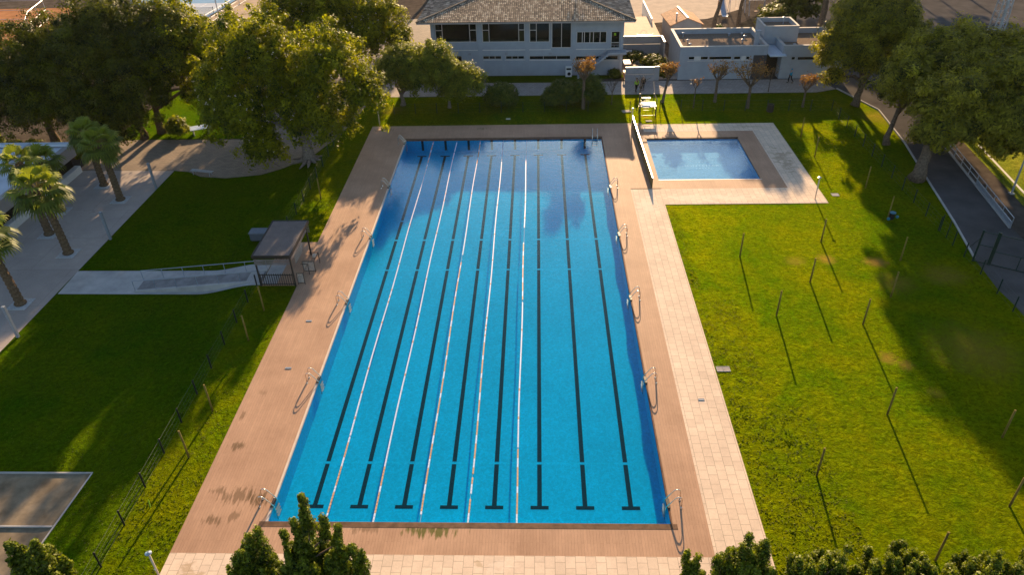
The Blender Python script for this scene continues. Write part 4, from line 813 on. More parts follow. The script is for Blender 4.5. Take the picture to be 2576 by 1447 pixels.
# eaves slab and hipped tile roof made of rows of half-round tiles
EX0, EX1, EY0, EY1 = -0.85, 26.3, 69.55, 92.0
mb = MB(); mb.box(EX0, EX1, EY0, EY1, ZT+.003, 7.12); cl(mb).build('eaves', MT['fascia'], club)
def tile_roof_mat(name, cols):
    m, nt, b, o = mat_new(name); at = N(nt, 'ShaderNodeAttribute'); at.attribute_name = 'tint'
    n = noise(nt, coord(nt), 1.2, 4, .65); f = math_(nt, 'ADD', math_(nt, 'MULTIPLY', at.outputs['Fac'], .75), math_(nt, 'MULTIPLY', n.outputs[0], .35))
    r = ramp(nt, f, [(0.1+.8*i/(len(cols)-1), c) for i, c in enumerate(cols)]); nt.links.new(r.outputs[0], b.inputs['Base Color']); b.inputs['Roughness'].default_value = .9; return m
MT['clay_tiles'] = tile_roof_mat('old_clay_tiles', [(0.10, 0.075, 0.055), (0.23, 0.165, 0.11), (0.38, 0.28, 0.19), (0.62, 0.50, 0.36)])
def hip_roof(parent, L, x0, x1, y0, y1, z, slope, mat, pitch=.26, row=.42):
    rng = random.Random(2); V, F, T = [], [], []; hw = (x1-x0)/2; hd = (y1-y0)/2; m = min(hw, hd)
    def side(o, ax, dv, length):       # o corner, ax along the eave, dv inward
        k = int(length/pitch); wd = length/k
        for i in range(k):
            c = (i+.5)*wd; run = min(c, length-c, m)
            nr = max(1, int(run/row)); rl = run/nr
            for j in range(nr):
                tt = rng.random()
                for e, dz in ((j*rl-.03, .035), ((j+1)*rl, .0)):
                    for a in range(5):
                        an = math.pi*a/4; off = -math.cos(an)*wd*.46; hz = math.sin(an)*wd*.42
                        V.append((o[0]+ax[0]*(c+off)+dv[0]*e, o[1]+ax[1]*(c+off)+dv[1]*e, z+e*slope+hz+dz))
                b0 = len(V)-10
                for a in range(4): F.append((b0+a, b0+a+1, b0+5+a+1, b0+5+a)); T.append(tt)
                F.append((b0, b0+1, b0+2, b0+3, b0+4)); T.append(tt*.3)
    side((x0, y0), (1, 0), (0, 1), x1-x0); side((x1, y0), (0, 1), (-1, 0), y1-y0); side((x1, y1), (-1, 0), (0, -1), x1-x0); side((x0, y1), (0, -1), (1, 0), y1-y0)
    # base planes under the tiles
    a, b = (x0+m, y0+m), (x1-m, y1-m); zt = z+m*slope; b0 = len(V); V.extend([(x0, y0, z), (x1, y0, z), (x1, y1, z), (x0, y1, z), (a[0], a[1], zt), (b[0], a[1], zt), (b[0], b[1], zt), (a[0], b[1], zt)])
    F.extend([tuple(b0+q for q in f) for f in ((0, 1, 5, 4), (1, 2, 6, 5), (2, 3, 7, 6), (3, 0, 4, 7), (4, 5, 6, 7))]); T.extend([.1]*5)
    mbx = MB(); mbx.v = V; L(mbx); me = bpy.data.meshes.new('roof'); me.from_pydata(mbx.v, [], F); at = me.attributes.new('tint', 'FLOAT', 'FACE'); at.data.foreach_set('value', T); me.materials.append(mat)
    o = bpy.data.objects.new('roof', me); COL.objects.link(o); o.parent = parent; return o
hip_roof(club, cl, EX0, EX1, EY0, EY1, 7.13, .206, MT['clay_tiles'])
for ex, s in ((EX0, 1), (EX1, -1)):
    mb = MB(); pts = [(ex+s*t, EY0+t, 7.2+t*.206) for t in np.linspace(0, 11.2, 12)]; mb.tube(pts, .15, 6); cl(mb).build('hip_tiles', MT['clay_tiles'], club)
# outside stair to the upper door
mb = MB()
for i in range(15):
    x = 23.4-i*.27; z = 3.30-i*.22; mb.box(x-.27, x, 69.4, 70.72, z-.30, z)
mb.box(23.4, 25.4, 69.4, 70.72, 3.05, 3.30); cl(mb).build('stair', MT['render'], club)
mb = MB(); mb.tube([(25.3, 69.45, 4.25), (23.4, 69.45, 4.25), (19.6, 69.45, 1.15)], .025, 5)
for i in range(16):
    x = 25.3-i*.37; z = 3.3 if x > 23.4 else 3.3-(23.4-x)*.815; mb.bar((x, 69.45, z), (x, 69.45, z+.93), .02)
cl(mb).build('stair_railing', MT['galv'], club)
ac = thing('air_conditioner', 'white air conditioning cabinet against the clubhouse wall', 'cabinet', (18.2, 70.1, 0))
mb = MB(); mb.box(-.4, .4, -.2, .25, .05, 1.35); mb.build('body', MT['white'], ac, bevel=.02); mb = MB(); mb.tube([(0.05, -.205, .45), (0.05, -.22, .45)], .22, 14); mb.box(-.3, .3, -.21, -.204, .95, 1.2); mb.build('fan_grille', MT['dark'], ac)
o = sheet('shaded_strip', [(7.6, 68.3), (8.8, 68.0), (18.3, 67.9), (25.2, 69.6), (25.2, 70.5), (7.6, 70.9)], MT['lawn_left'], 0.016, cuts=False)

# ------------------------------------------------------------------ annex with flat roofs
anx = thing('annex_building', 'low flat-roofed annex in two blocks with a recessed entrance between them', 'building', (40, 68.4, 0))
AX, AY = 40, 68.4
def al(mb): mb.v = [(a-AX, b-AY, c) for a, b, c in mb.v]; return mb
def block(x0, x1, y0, y1, zt, holes, proof):
    mb = MB(); wall_holes(mb, 'x', x0, x1, -.2, zt, .3, holes, y0); mb.box(x0, x0+.3, y0+.3, y1, -.2, zt); mb.box(x1-.3, x1, y0+.3, y1, -.2, zt); mb.box(x0+.3, x1-.3, y1-.3, y1, -.2, zt)
    al(mb).build('wall', MT['render'], anx)
    mb = MB(); mb.box(x0+.3, x1-.3, y0+.3, y1-.3, proof-.2, proof); al(mb).build('flat_roof', MT['gravel'], anx)
    mb = MB(); mb.box(x0-.03, x1+.03, y0-.03, y0+.33, zt+.002, zt+.07); mb.box(x0-.03, x1+.03, y1-.33, y1+.03, zt+.002, zt+.07); mb.box(x0-.03, x0+.33, y0+.33, y1-.33, zt+.002, zt+.07); mb.box(x1-.33, x1+.03, y0+.33, y1-.33, zt+.002, zt+.07)
    al(mb).build('parapet_cap', MT['cap'], anx)
    if holes: mb = MB(); mb.box(x0+.31, x1-.31, y0+1.5, y0+1.6, -.1, proof-.25); al(mb).build('interior', MT['interior'], anx)
H1 = [(33.0, 33.9, 2.48, 2.9), (34.5, 35.45, 2.46, 2.88), (35.55, 38.35, 2.44, 2.86), (38.6, 39.45, 2.42, 2.84), (40.1, 40.55, 2.4, 2.82)]
block(31.9, 42.65, 68.35, 76.6, 4.05, H1, 3.45)
H2 = [(45.65, 46.15, 2.3, 2.72), (46.4, 50.6, 2.26, 2.7)]
block(44.45, 52.0, 68.2, 76.2, 4.05, H2, 3.45)
for h in H1: window(*h, (0, 1), y=68.42, fw=.05, parent=anx, L=al)
for h in H2: window(*h, (0, 1) if h[1]-h[0] < 1 else (0, .5, 1), y=68.28, fw=.05, parent=anx, L=al)
mb = MB(); mb.box(33.7, 34.5, 68.335, 68.347, 2.42, 2.92); mb.box(39.5, 40.05, 68.335, 68.347, 2.38, 2.88); mb.box(32.9, 40.7, 68.28, 68.347, 2.32, 2.38); al(mb).build('window_band', MT['trim'], anx)
mb = MB(); mb.box(42.7, 44.4, 69.6, 69.7, 0.05, 2.85); al(mb).build('entrance_door', MT['glass'], anx)
mb = MB(); mb.box(42.66, 44.44, 69.9, 70.2, -.1, 3.0); al(mb).build('entrance_wall', MT['dark'], anx)
mb = MB(); mb.box(41.0, 42.64, 68.30, 68.343, -.1, 2.95); al(mb).build('recess_shade', simple('recess_shade_grey', (.075, .068, .066), .8, .15), anx)  # flat dark sheet standing in for the shade of the entrance recess
mb = MB(); mb.box(42.75, 44.75, 67.3, 76.0, 3.02, 3.14); al(mb).build('canopy_roof', MT['roof_white'], anx)
mb = MB(); mb.box(42.9, 47.2, 72.0, 72.2, 3.2, 5.4); mb.box(42.9, 47.2, 76.0, 76.2, 3.2, 5.4); mb.box(42.9, 43.1, 72.2, 76.0, 3.2, 5.4); mb.box(47.0, 47.2, 72.2, 76.0, 3.2, 5.4); al(mb)
mb.build('roof_tower', MT['render'], anx)
mb = MB(); mb.box(43.1, 47.0, 72.2, 76.0, 4.7, 4.9); al(mb).build('flat_roof', MT['gravel'], anx)
mb = MB(); mb.box(42.87, 47.23, 71.97, 72.22, 5.402, 5.47); mb.box(42.87, 47.23, 75.98, 76.23, 5.402, 5.47); mb.box(42.87, 43.12, 72.22, 75.98, 5.402, 5.47); mb.box(46.98, 47.23, 72.22, 75.98, 5.402, 5.47); al(mb).build('parapet_cap', MT['cap'], anx)
mb = MB(); mb.box(41.45, 41.95, 70.3, 70.8, 3.45, 5.3); mb.box(41.38, 42.02, 70.23, 70.87, 5.302, 5.38); al(mb).build('chimney', MT['render'], anx)
def vent(x, y, z, hh=.35):
    mb = MB(); mb.tube([(x, y, z), (x, y, z+hh)], .07, 8); mb.tube([(x, y, z+hh), (x, y, z+hh+.08), (x, y, z+hh+.16)], [.2, .2, .02], 12); al(mb).build('roof_vent', MT['galv'], anx)
for x, y, hh in ((33.3, 74.9, .5), (33.5, 72.4, .3), (33.5, 70.7, .3), (39.3, 75.1, .25), (41.0, 75.3, .25), (41.1, 74.0, .25), (40.4, 72.2, .3), (39.7, 69.5, .25), (41.5, 69.5, .25), (45.6, 75.3, .2), (46.4, 70.2, .2)): vent(x, y, 3.45, hh)
vent(46.0, 74.9, 4.9, .8)

# shed with a pitched tile roof
shed = thing('shed', 'small grey shed with a pitched clay tile roof behind the terrace', 'building', (35.0, 86, 0), R(4))
mb = MB(); mb.add([(-2.1, -3, 0), (2.1, -3, 0), (2.1, -3, 2.9), (0, -3, 3.75), (-2.1, -3, 2.9), (-2.1, 3, 0), (2.1, 3, 0), (2.1, 3, 2.9), (0, 3, 3.75), (-2.1, 3, 2.9)], [(0, 1, 2, 3, 4), (9, 8, 7, 6, 5), (0, 4, 9, 5), (1, 6, 7, 2)]); mb.build('wall', MT['render2'], shed)
MT['flat_tiles'] = tile_mat('shed_clay_tiles', (0.50, 0.26, 0.14), .45, .5, True, var=.18)
mb = MB()
for s in (-1, 1): mb.add([(0, -3.2, 3.86), (s*2.4, -3.2, 2.88), (s*2.4, 3.2, 2.88), (0, 3.2, 3.86), (0, -3.2, 3.76), (s*2.4, -3.2, 2.78), (s*2.4, 3.2, 2.78), (0, 3.2, 3.76)], [(0, 1, 2, 3), (7, 6, 5, 4), (0, 4, 5, 1), (1, 5, 6, 2), (2, 6, 7, 3)])
mb.build('roof', MT['flat_tiles'], shed); mb = MB(); mb.bar((0, -3.22, 3.88), (0, 3.22, 3.88), .26, .08); mb.build('ridge_cap', MT['trim'], shed)
mb = MB(); mb.tube([(-1.3, -2.0, 3.2), (-1.3, -2.0, 4.1)], .10, 8); mb.tube([(-1.3, -2.0, 4.1), (-1.3, -2.0, 4.25)], [.14, .14], 8); mb.build('flue', MT['galv'], shed)

# enclosure wall in front, terrace and its walls
def wallthing(name, label, boxes, mat, cat='wall', caps=(), trim='trim'):
    b0 = boxes[0]; c = ((b0[0]+b0[1])/2, (b0[2]+b0[3])/2); t = thing(name, label, cat, (c[0], c[1], 0))
    mb = MB(); [mb.box(*b) for b in boxes]; mb.v = [(x-c[0], y-c[1], z) for x, y, z in mb.v]; mb.build('wall', MT[mat], t)
    if caps: mb = MB(); [mb.box(*b) for b in caps]; mb.v = [(x-c[0], y-c[1], z) for x, y, z in mb.v]; mb.build('cap', MT[trim], t)
    return t
wallthing('panel_wall', 'low grey panelled enclosure wall beside the clubhouse stair', [(25.25, 28.85, 68.0, 68.2, 0, .84), (25.25, 28.85, 68.0, 68.2, .88, 1.72), (28.9, 29.5, 68.15, 68.3, 0, 1.74)], 'render2', 'wall', [(25.25, 28.85, 67.97, 68.23, 1.722, 1.78), (28.88, 29.52, 68.12, 68.33, 1.742, 1.79)])
wallthing('terrace_wall', 'tall brown wall closing the rockery below the upper terrace', [(25.3, 31.4, 79.6, 79.8, 0, 1.25), (25.3, 31.4, 79.6, 79.8, 1.30, 2.3), (31.2, 31.4, 76.8, 79.6, 0, 2.3)], 'fascia', 'wall', [(25.3, 31.4, 79.57, 79.83, 2.302, 2.36), (31.17, 31.43, 76.8, 79.57, 2.302, 2.36)])
t = thing('wooden_terrace', 'raised pale wooden terrace bathed in sun beside the clubhouse', 'terrace', (28.5, 86, 0)); mb = MB(); mb.box(-3.2, 3.2, -6.1, 8, 0, 1.3); mb.build('decking', tile_mat('pale_decking', (.60, .45, .32), 3, .2, False), t)
t = thing('rockery', 'rocky planted slope between the clubhouse and the annex', 'rockery', (29.0, 73.5, 0)); mb = MB(); rg = random.Random(6)
for _ in range(30): mb.ball((rg.uniform(-1.5, 2.0), rg.uniform(-3.8, 4.5), rg.uniform(0, .25)), rg.uniform(.35, .75), 7, (1.3, 1, .55))
mb.build('rocks', simple('rockery_stone', (.22, .19, .14), .95, .5, 2, bmp=.5, bscale=6), t)['kind'] = 'stuff'
def patio_table(x, y, rz, label, mat='white'):
    t = thing('patio_table', label, 'table', (x, y, 0), rz); mb = MB(); mb.box(-.9, .9, -.45, .45, .86, .92); mb.build('tabletop', MT[mat], t)
    for a in (-.8, .8):
        for b in (-.38, .38): mb = MB(); mb.box(a-.03, a+.03, b-.03, b+.03, 0, .858); mb.build('leg', MT['orange_wood'], t)
patio_table(26.2, 77.6, 0, 'sunlit white patio table at the foot of the tall brown wall')
patio_table(25.95, 73.0, R(90), 'narrow sunlit white patio table along the clubhouse side')
def patio_chair(x, y, rz, label):
    t = thing('patio_chair', label, 'chair', (x, y, 0), rz, 'orange wooden chairs by the clubhouse side'); mb = MB(); mb.box(-.25, .25, -.25, .25, .42, .46); mb.build('seat', MT['orange_wood'], t)
    mb = MB()
    for k in range(4): mb.box(-.22+k*.14, -.16+k*.14, .22, .25, .50, .95)
    mb.box(-.25, .25, .218, .252, .95, 1.02); mb.build('backrest', MT['orange_wood'], t)
    for a in (-.22, .22):
        for b in (-.22, .22): mb = MB(); mb.box(a-.025, a+.025, b-.025, b+.025, 0, .418); mb.build('leg', MT['orange_wood'], t)
patio_chair(26.0, 69.9, 0, 'front orange wooden chair behind the low grey panelled wall'); patio_chair(26.9, 71.2, R(180), 'second orange wooden chair from the front by the clubhouse side'); patio_chair(26.9, 73.2, R(90), 'orange wooden chair beside the narrow white table')
patio_table(26.0, 69.2, 0, 'small table touching the low grey panelled wall', 'orange_wood')
wallthing('garden_wall', 'long pale garden wall running up behind the small shed', [(31.2, 31.4, 90, 101, 0, 2.0)], 'white')
wallthing('garden_wall', 'dark boarded fence between the shed and the annex roof', [(37.4, 41.8, 83.0, 83.15, 0, 1.7), (41.8, 41.95, 79.2, 83.15, 0, 1.7)], 'fascia', 'fence', [(37.4, 41.8, 82.97, 83.18, 1.702, 1.76), (41.77, 41.98, 79.2, 82.97, 1.702, 1.76)])
# swing frame on the terrace
t = thing('play_frame', 'thin metal play frame with a hoop on the pale terrace', 'play equipment', (29.3, 81.4, 1.3)); mb = MB(); mb.bar((-1.2, 0, 0), (-1.2, 0, .9), .05); mb.bar((1.0, 0, 0), (1.0, 0, .9), .05); mb.bar((-1.2, 0, .75), (1.0, 0, .75), .04); mb.build('frame', MT['galv'], t)
mb = MB(); mb.tube([(-.3+.45*math.cos(a), 0, .9+.45*math.sin(a)) for a in np.linspace(0, 6.283, 17)], .02, 5); mb.build('hoop', MT['galv'], t)
# slide in the playground
t = thing('playground_slide', 'grey curved slide in the sandy playground behind the annex', 'slide', (43.8, 99.0, 0)); mb = MB(); mb.add([(-.4, 2, 2.0), (.4, 2, 2.0), (-.4, .3, 1.1), (.4, .3, 1.1), (-.4, -1.2, .3), (.4, -1.2, .3), (-.4, -2, .25), (.4, -2, .25)], [(0, 2, 3, 1), (2, 4, 5, 3), (4, 6, 7, 5)]); mb.build('chute', MT['galv'], t)
for x in (-.45, .45):
    mb = MB(); mb.tube([(x, 2, 0), (x, 2, 2.6)], .05, 6); mb.build('post', MT['orange_wood'], t); mb = MB(); mb.tube([(x, 2, 2.2), (x, .3, 1.3), (x, -1.2, .5), (x, -2, .4)], .04, 6); mb.build('side_rail', MT['galv'], t)
mb = MB(); [mb.bar((-.45, 2.3, .4*k), (.45, 2.3, .4*k), .04) for k in range(1, 6)]; mb.build('ladder', MT['galv'], t)
for i, (x, y) in enumerate(((46.4, 101.0), (49.0, 99.0))):
    t = thing('playground_swing', ['playground swing frame left of the dark trees', 'playground swing frame at the edge of the dark trees'][i], 'swing', (x, y, 0)); mb = MB()
    for s in (-1.2, 1.2): mb.tube([(s, -.8, 0), (s, 0, 2.2), (s, .8, 0)], .05, 6)
    mb.tube([(-1.3, 0, 2.2), (1.3, 0, 2.2)], .05, 6); mb.build('frame', MT['galv'], t); mb = MB(); mb.box(-.25, .25, -.1, .1, .5, .55); mb.bar((-.25, 0, .5), (-.25, 0, 2.2), .02); mb.bar((.25, 0, .5), (.25, 0, 2.2), .02); mb.build('seat', MT['orange_wood'], t)

# ------------------------------------------------------------------ white building on the left terrace
wb = thing('white_building', 'low white flat-roofed building with a dark recess along the left terrace', 'building', (-33.4, 36, gh(-33)))
def wl(mb): mb.v = [(a+33.4, b-36, c) for a, b, c in mb.v]; return mb
mb = MB(); mb.box(-43.5, -33.95, 12, 44.6, 0, 2.9); wl(mb).build('body', MT['fascia'], wb)
mb = MB(); mb.box(-33.94, -33.3, 12, 44.9, 1.9, 3.1); mb.box(-43.5, -33.95, 44.61, 44.9, 1.9, 3.1); wl(mb).build('fascia', MT['fascia'], wb)
mb = MB(); mb.box(-33.94, -33.90, 12, 44.6, .75, 1.88); wl(mb).build('recess', MT['dark'], wb)
mb = MB(); mb.box(-33.94, -33.35, 12, 44.9, 0, .72); wl(mb).build('low_wall', MT['white'], wb)
mb = MB(); mb.box(-43.4, -33.96, 12, 44.6, 2.902, 2.95); wl(mb).build('flat_roof', MT['roof_white'], wb)
mb = MB(); mb.box(-37.8, -37.2, 12, 44.25, 2.952, 3.6); mb.box(-43.5, -33.32, 44.3, 44.88, 3.102, 3.35); wl(mb).build('parapet', MT['roof_white'], wb)
mb = MB(); mb.box(-43.4, -37.85, 12, 42, 2.952, 3.3); wl(mb).build('upper_roof', MT['galv'], wb)

# terrace lamp columns
for i, (x, y, lb) in enumerate(((-23.8, 40.9, 'farthest slanting-looking grey lamp column at the left lawn corner'), (-23.6, 30.9, 'middle grey lamp column on the edge of the left lawn'), (-23.7, 16.9, 'nearest grey lamp column with a sunlit top, left lawn edge'))):
    t = thing('lamp_column', lb, 'lamp', (x, y, gh(x)), 0, 'grey lamp columns along the left lawn'); mb = MB(); mb.box(-.10, .10, -.10, .10, 0, 1.7); mb.build('column', MT['lampgrey'], t, bevel=.01); mb = MB(); mb.box(-.11, .11, -.11, .11, 1.702, 2.75); mb.build('lamp_head', MT['lampgrey'], t, bevel=.01)

# ramp to the deck with railings
rmp = thing('ramp', 'concrete access ramp with thin metal railings between path and deck', 'ramp', (-12, 23.6, -0.9))
mb = MB(); x0, x1 = -17.6, -7.3
mb.add([(x0+12, -.8, 0.01), (x1+12, -.8, -.4), (x1+12, .55, -.4), (x0+12, .55, 0.01), (x0+12, -.8, .03), (x1+12, -.8, .93), (x1+12, .55, .93), (x0+12, .55, .03)], [(0, 3, 2, 1), (4, 5, 6, 7), (0, 1, 5, 4), (1, 2, 6, 5), (2, 3, 7, 6), (3, 0, 4, 7)])
mb.build('slope', MT['ramp'], rmp)
mb = MB(); mb.add([(x0+12, -1.0, -.02), (x1+12, -1.0, -.4), (x1+12, -.803, -.4), (x0+12, -.803, -.02), (x0+12, -1.0, .10), (x1+12, -1.0, 1.02), (x1+12, -.803, 1.02), (x0+12, -.803, .10)], [(0, 3, 2, 1), (4, 5, 6, 7), (0, 1, 5, 4), (1, 2, 6, 5), (2, 3, 7, 6), (3, 0, 4, 7)]); mb.build('side_wall', MT['concrete'], rmp)
mb = MB(); mb.add([(x0+12.3, .553, -.02), (x1+12, .553, -.4), (x1+12, .70, -.4), (x0+12.3, .70, -.02), (x0+12.3, .553, .14), (x1+12, .553, 1.0), (x1+12, .70, 1.0), (x0+12.3, .70, .14)], [(0, 3, 2, 1), (4, 5, 6, 7), (0, 1, 5, 4), (1, 2, 6, 5), (2, 3, 7, 6), (3, 0, 4, 7)]); mb.build('curb', MT['concrete'], rmp)
for yy in (-.9, .62):
    mb = MB(); n = 7
    f = lambda x: .08+(x-x0)/(x1-x0)*.92
    mb.tube([(x0+12, yy, f(x0)+.9), (x1+12, yy, f(x1)+.9)], .03, 6)
    for k in range(n): x = x0+(x1-x0)*k/(n-1); mb.tube([(x+12, yy, f(x)), (x+12, yy, f(x)+.9)], .028, 6)
    mb.build('railing', MT['lampgrey'], rmp)
sheet('access_path', [(-23.75, 22.4), (-7.3, 22.2), (-7.3, 25.1), (-8.5, 25.4), (-11, 25.65), (-23.85, 25.75)], MT['concrete'], 0.013)

# slatted gatehouse at the deck entrance
hut = thing('gatehouse', 'louvre-roofed brown metal gatehouse between the ramp and the wooden deck', 'shelter', (-5.85, 24.6, 0))
HX, HY = -5.85, 24.6
for (x, y) in ((-7.15, 22.1), (-4.42, 22.0), (-4.40, 26.6), (-7.15, 26.6)):
    mb = MB(); mb.box(x-HX-.05, x-HX+.05, y-HY-.05, y-HY+.05, -.15, 2.55); mb.build('post', MT['brownframe'], hut)
mb = MB()
for a, b, c, d in ((-7.3, -4.35, 21.95, 22.03), (-7.3, -4.35, 27.35, 27.43), (-7.3, -7.22, 22.03, 27.35), (-4.43, -4.35, 22.03, 27.35)): mb.box(a-HX, b-HX, c-HY, d-HY, 2.55, 2.80)
mb.build('roof_frame', MT['brownframe'], hut)
mb = MB()
for k in range(24):
    x = -7.16+k*.115; mb.box(x-HX, x-HX+.060, 22.04-HY, 27.34-HY, 2.70, 2.78)
mb.build('roof_louvres', MT['louvre'], hut)
mb = MB(); mb.box(-7.2-HX, -4.45-HX, 22.05-HY, 27.3-HY, 2.60, 2.64); mb.build('ceiling', MT['brownframe'], hut)
mb = MB(); [mb.box(-7.2-HX, -4.45-HX, 21.97-HY, 22.01-HY, 1.98+k*.13, 2.06+k*.13) for k in range(4)]; mb.build('front_slats', MT['louvre'], hut)
mb = MB(); [mb.box(-4.40-HX, -4.36-HX, 22.2-HY, 26.5-HY, 2.30+k*.13, 2.36+k*.13) for k in range(2)]; [mb.box(-5.1-HX, -4.4-HX, 27.3-HY, 27.34-HY, 1.75+k*.16, 1.83+k*.16) for k in range(5)]; mb.build('side_slats', MT['louvre'], hut)
mb = MB(); [mb.box(-7.05-HX+k*.175, -7.0-HX+k*.175, 22.06-HY, 22.09-HY, .05, 1.12) for k in range(15)]; mb.box(-7.1-HX, -4.5-HX, 22.10-HY, 22.13-HY, .12, .18); mb.box(-7.1-HX, -4.5-HX, 22.10-HY, 22.13-HY, .95, 1.01); mb.build('slatted_gate', MT['brownframe'], hut)
mb = MB(); mb.box(-7.25-HX, -4.36-HX, 22.1-HY, 28.6-HY, -.1, .035); mb.build('floor', MT['wood'], hut)
mb = MB(); mb.box(-7.2-HX, -6.0-HX, 22.2-HY, 25.4-HY, .037, .05); mb.build('floor_slab', MT['concrete'], hut)
mb = MB(); mb.box(-5.3-HX, -5.26-HX, 25.2-HY, 27.3-HY, .04, 2.5); mb.build('inner_screen', MT['panel'], hut)
for i, (y0, y1, x1) in enumerate(((22.25, 23.6, -3.75), (23.95, 25.3, -3.35))):
    t = thing('turnstile_barrier', ['nearer glazed gate barrier swung onto the deck at the gatehouse', 'farther glazed gate barrier swung onto the deck at the gatehouse'][i], 'barrier', (-4.3, y0, 0.03)); L_ = x1+4.3
    mb = MB()
    for xx in (0.02, L_): mb.bar((xx, 0, 0), (xx, 0, 1.0), .04)
    mb.bar((0, 0, 1.0), (L_, 0, 1.0), .04); mb.bar((0, 0, .12), (L_, 0, .12), .04); mb.bar((L_, 0, 1.0), (L_, y1-y0, 1.0), .035); mb.bar((L_, y1-y0, 0), (L_, y1-y0, 1.0), .04); mb.bar((0, y1-y0, 1.0), (L_, y1-y0, 1.0), .035); mb.build('frame', MT['brownframe'], t)
    mb = MB(); mb.box(.05, L_-.03, -.01, .01, .15, .97); mb.build('panel', MT['panel'], t)
o = MB(); o.box(-.13, .13, -.15, .15, 0, .22); o.box(-.05, .2, .1, .16, .1, .26); o = o.build('stone_block', MT['coping'], bevel=.03); o.location = (-4.05, 26.25, .03); tag(o, 'pale block on the deck beside the far gatehouse post', 'block')
bx = thing('storage_box', 'grey lidded storage box on the lawn behind the gatehouse', 'box', (-9.7, 29.9, gh(-9.7))); mb = MB(); mb.box(-.75, .75, -.45, .45, 0, .7); mb.build('body', simple('dark_grey_plastic', (.10, .11, .13), .6, .15), bx, bevel=.06); mb = MB(); mb.box(-.8, .8, -.5, .5, .702, .80); mb.build('lid', simple('grey_plastic', (.15, .165, .19), .6, .15), bx, bevel=.04)

# ------------------------------------------------------------------ fences
def wire_fence(label, pts, h=1.1, post='green_metal', wires=4, nm='wire_fence', pr=.05, feet=True, cap=None):
    x0, y0 = pts[0]; t = thing(nm, label, 'fence', (x0, y0, gh(x0))); z0 = gh(x0)
    for (x, y) in pts:
        z = gh(x)-z0; mb = MB(); mb.tube([(x-x0, y-y0, z), (x-x0, y-y0, z+h)], pr, 6); mb.ball((x-x0, y-y0, z+h), pr*1.3, 6); mb.build('post', MT[post], t)
    mb = MB()
    for (a, b) in zip(pts, pts[1:]):
        for k in range(wires):
            z = .12+(h-.15)*k/(wires-1); mb.tube([(a[0]-x0, a[1]-y0, gh(a[0])-z0+z), (b[0]-x0, b[1]-y0, gh(b[0])-z0+z)], .0032 if k not in (wires-1,) else .005, 3, cap=False)
        L = math.hypot(b[0]-a[0], b[1]-a[1]); n = int(L/.8)
        for k in range(1, n):
            q = k/n; x = a[0]+(b[0]-a[0])*q; y = a[1]+(b[1]-a[1])*q; mb.tube([(x-x0, y-y0, gh(x)-z0+.1), (x-x0, y-y0, gh(x)-z0+h-.03)], .0025, 3, cap=False)
    mb.build('wires', MT['wire'], t); return t
wire_fence('low wire fence with black posts along the left side of the deck, near part', [(-7.48, -5.3+2.52*k) for k in range(11)]+[(-7.4, 21.9)], post='black_metal')
wire_fence('low wire fence with green posts along the left side of the deck, far part', [(-7.5, 28.6+2.5*k) for k in range(10)])
wire_fence('green wire fence on the right between the lawn and the road, running away', [(47.45, 57.0-2.47*k) for k in range(12)]+[(47.5, 27.4)], h=1.25)
wire_fence('green wire fence on the right below the road gate', [(47.6, 25.7), (47.67, 23.2), (47.6, 20.6), (47.58, 18.4), (47.6, 16.0)], h=1.25)
wire_fence('green wire fence along the back of the far lawn, right of the lifeguard stand', [(28.2, 57.6)]+[(30.6+2.42*k, 57.6-.08*k) for k in range(7)]+[(47.45, 57.0)], h=1.25)
wire_fence('green wire fence across the shaded lawn in front of the clubhouse', [(-2.5+2.5*k, 57.8) for k in range(10)]+[(24.8, 57.6)], h=1.2)
for i, (x, y) in enumerate(((47.52, 29.75), (47.56, 28.65))):
    mb = MB(); mb.tube([(0, 0, 0), (0, 0, 1.5)], .045, 7); mb.ball((0, 0, 1.5), .06, 7); o = mb.build('gate_post', MT['green_metal']); o.location = (x, y, 0); tag(o, ['farther thick green post where the right fence thickens', 'nearer thick green post where the right fence thickens'][i], 'post')
# road gate
gt = thing('road_gate', 'wide dark green metal gate closing the road on the right', 'gate', (48.0, 25.1, 0), R(-31))
mb = MB(); mb.box(-.07, .07, -.07, .07, 0, 2.75); mb.build('hinge_post', MT['green_metal'], gt); mb = MB(); mb.box(.95, 1.2, -.09, .09, 0, 2.85); mb.build('centre_post', MT['green_metal'], gt); mb = MB(); mb.box(3.9, 4.0, -.06, .06, 0, 2.7); mb.build('end_post', MT['green_metal'], gt)
mb = MB()
for z in (.06, 1.5, 2.62): mb = MB(); mb.bar((.07, 0, z), (.95, 0, z), .06); mb.build('rail', MT['green_metal'], gt)
mb = MB()
for z in (.06, 1.2, 2.62): mb.bar((1.2, 0, z), (6.0, 0, z), .06)
mb.bar((2.9, 0, .06), (2.9, 0, 1.2), .06); mb.bar((6.0, 0, 0), (6.0, 0, 2.7), .12); mb.build('wide_leaf', MT['green_metal'], gt)
mb = MB(); mb.bar((0, 0, 2.1), (-.5, .35, .9), .04); mb.build('brace', MT['green_metal'], gt)
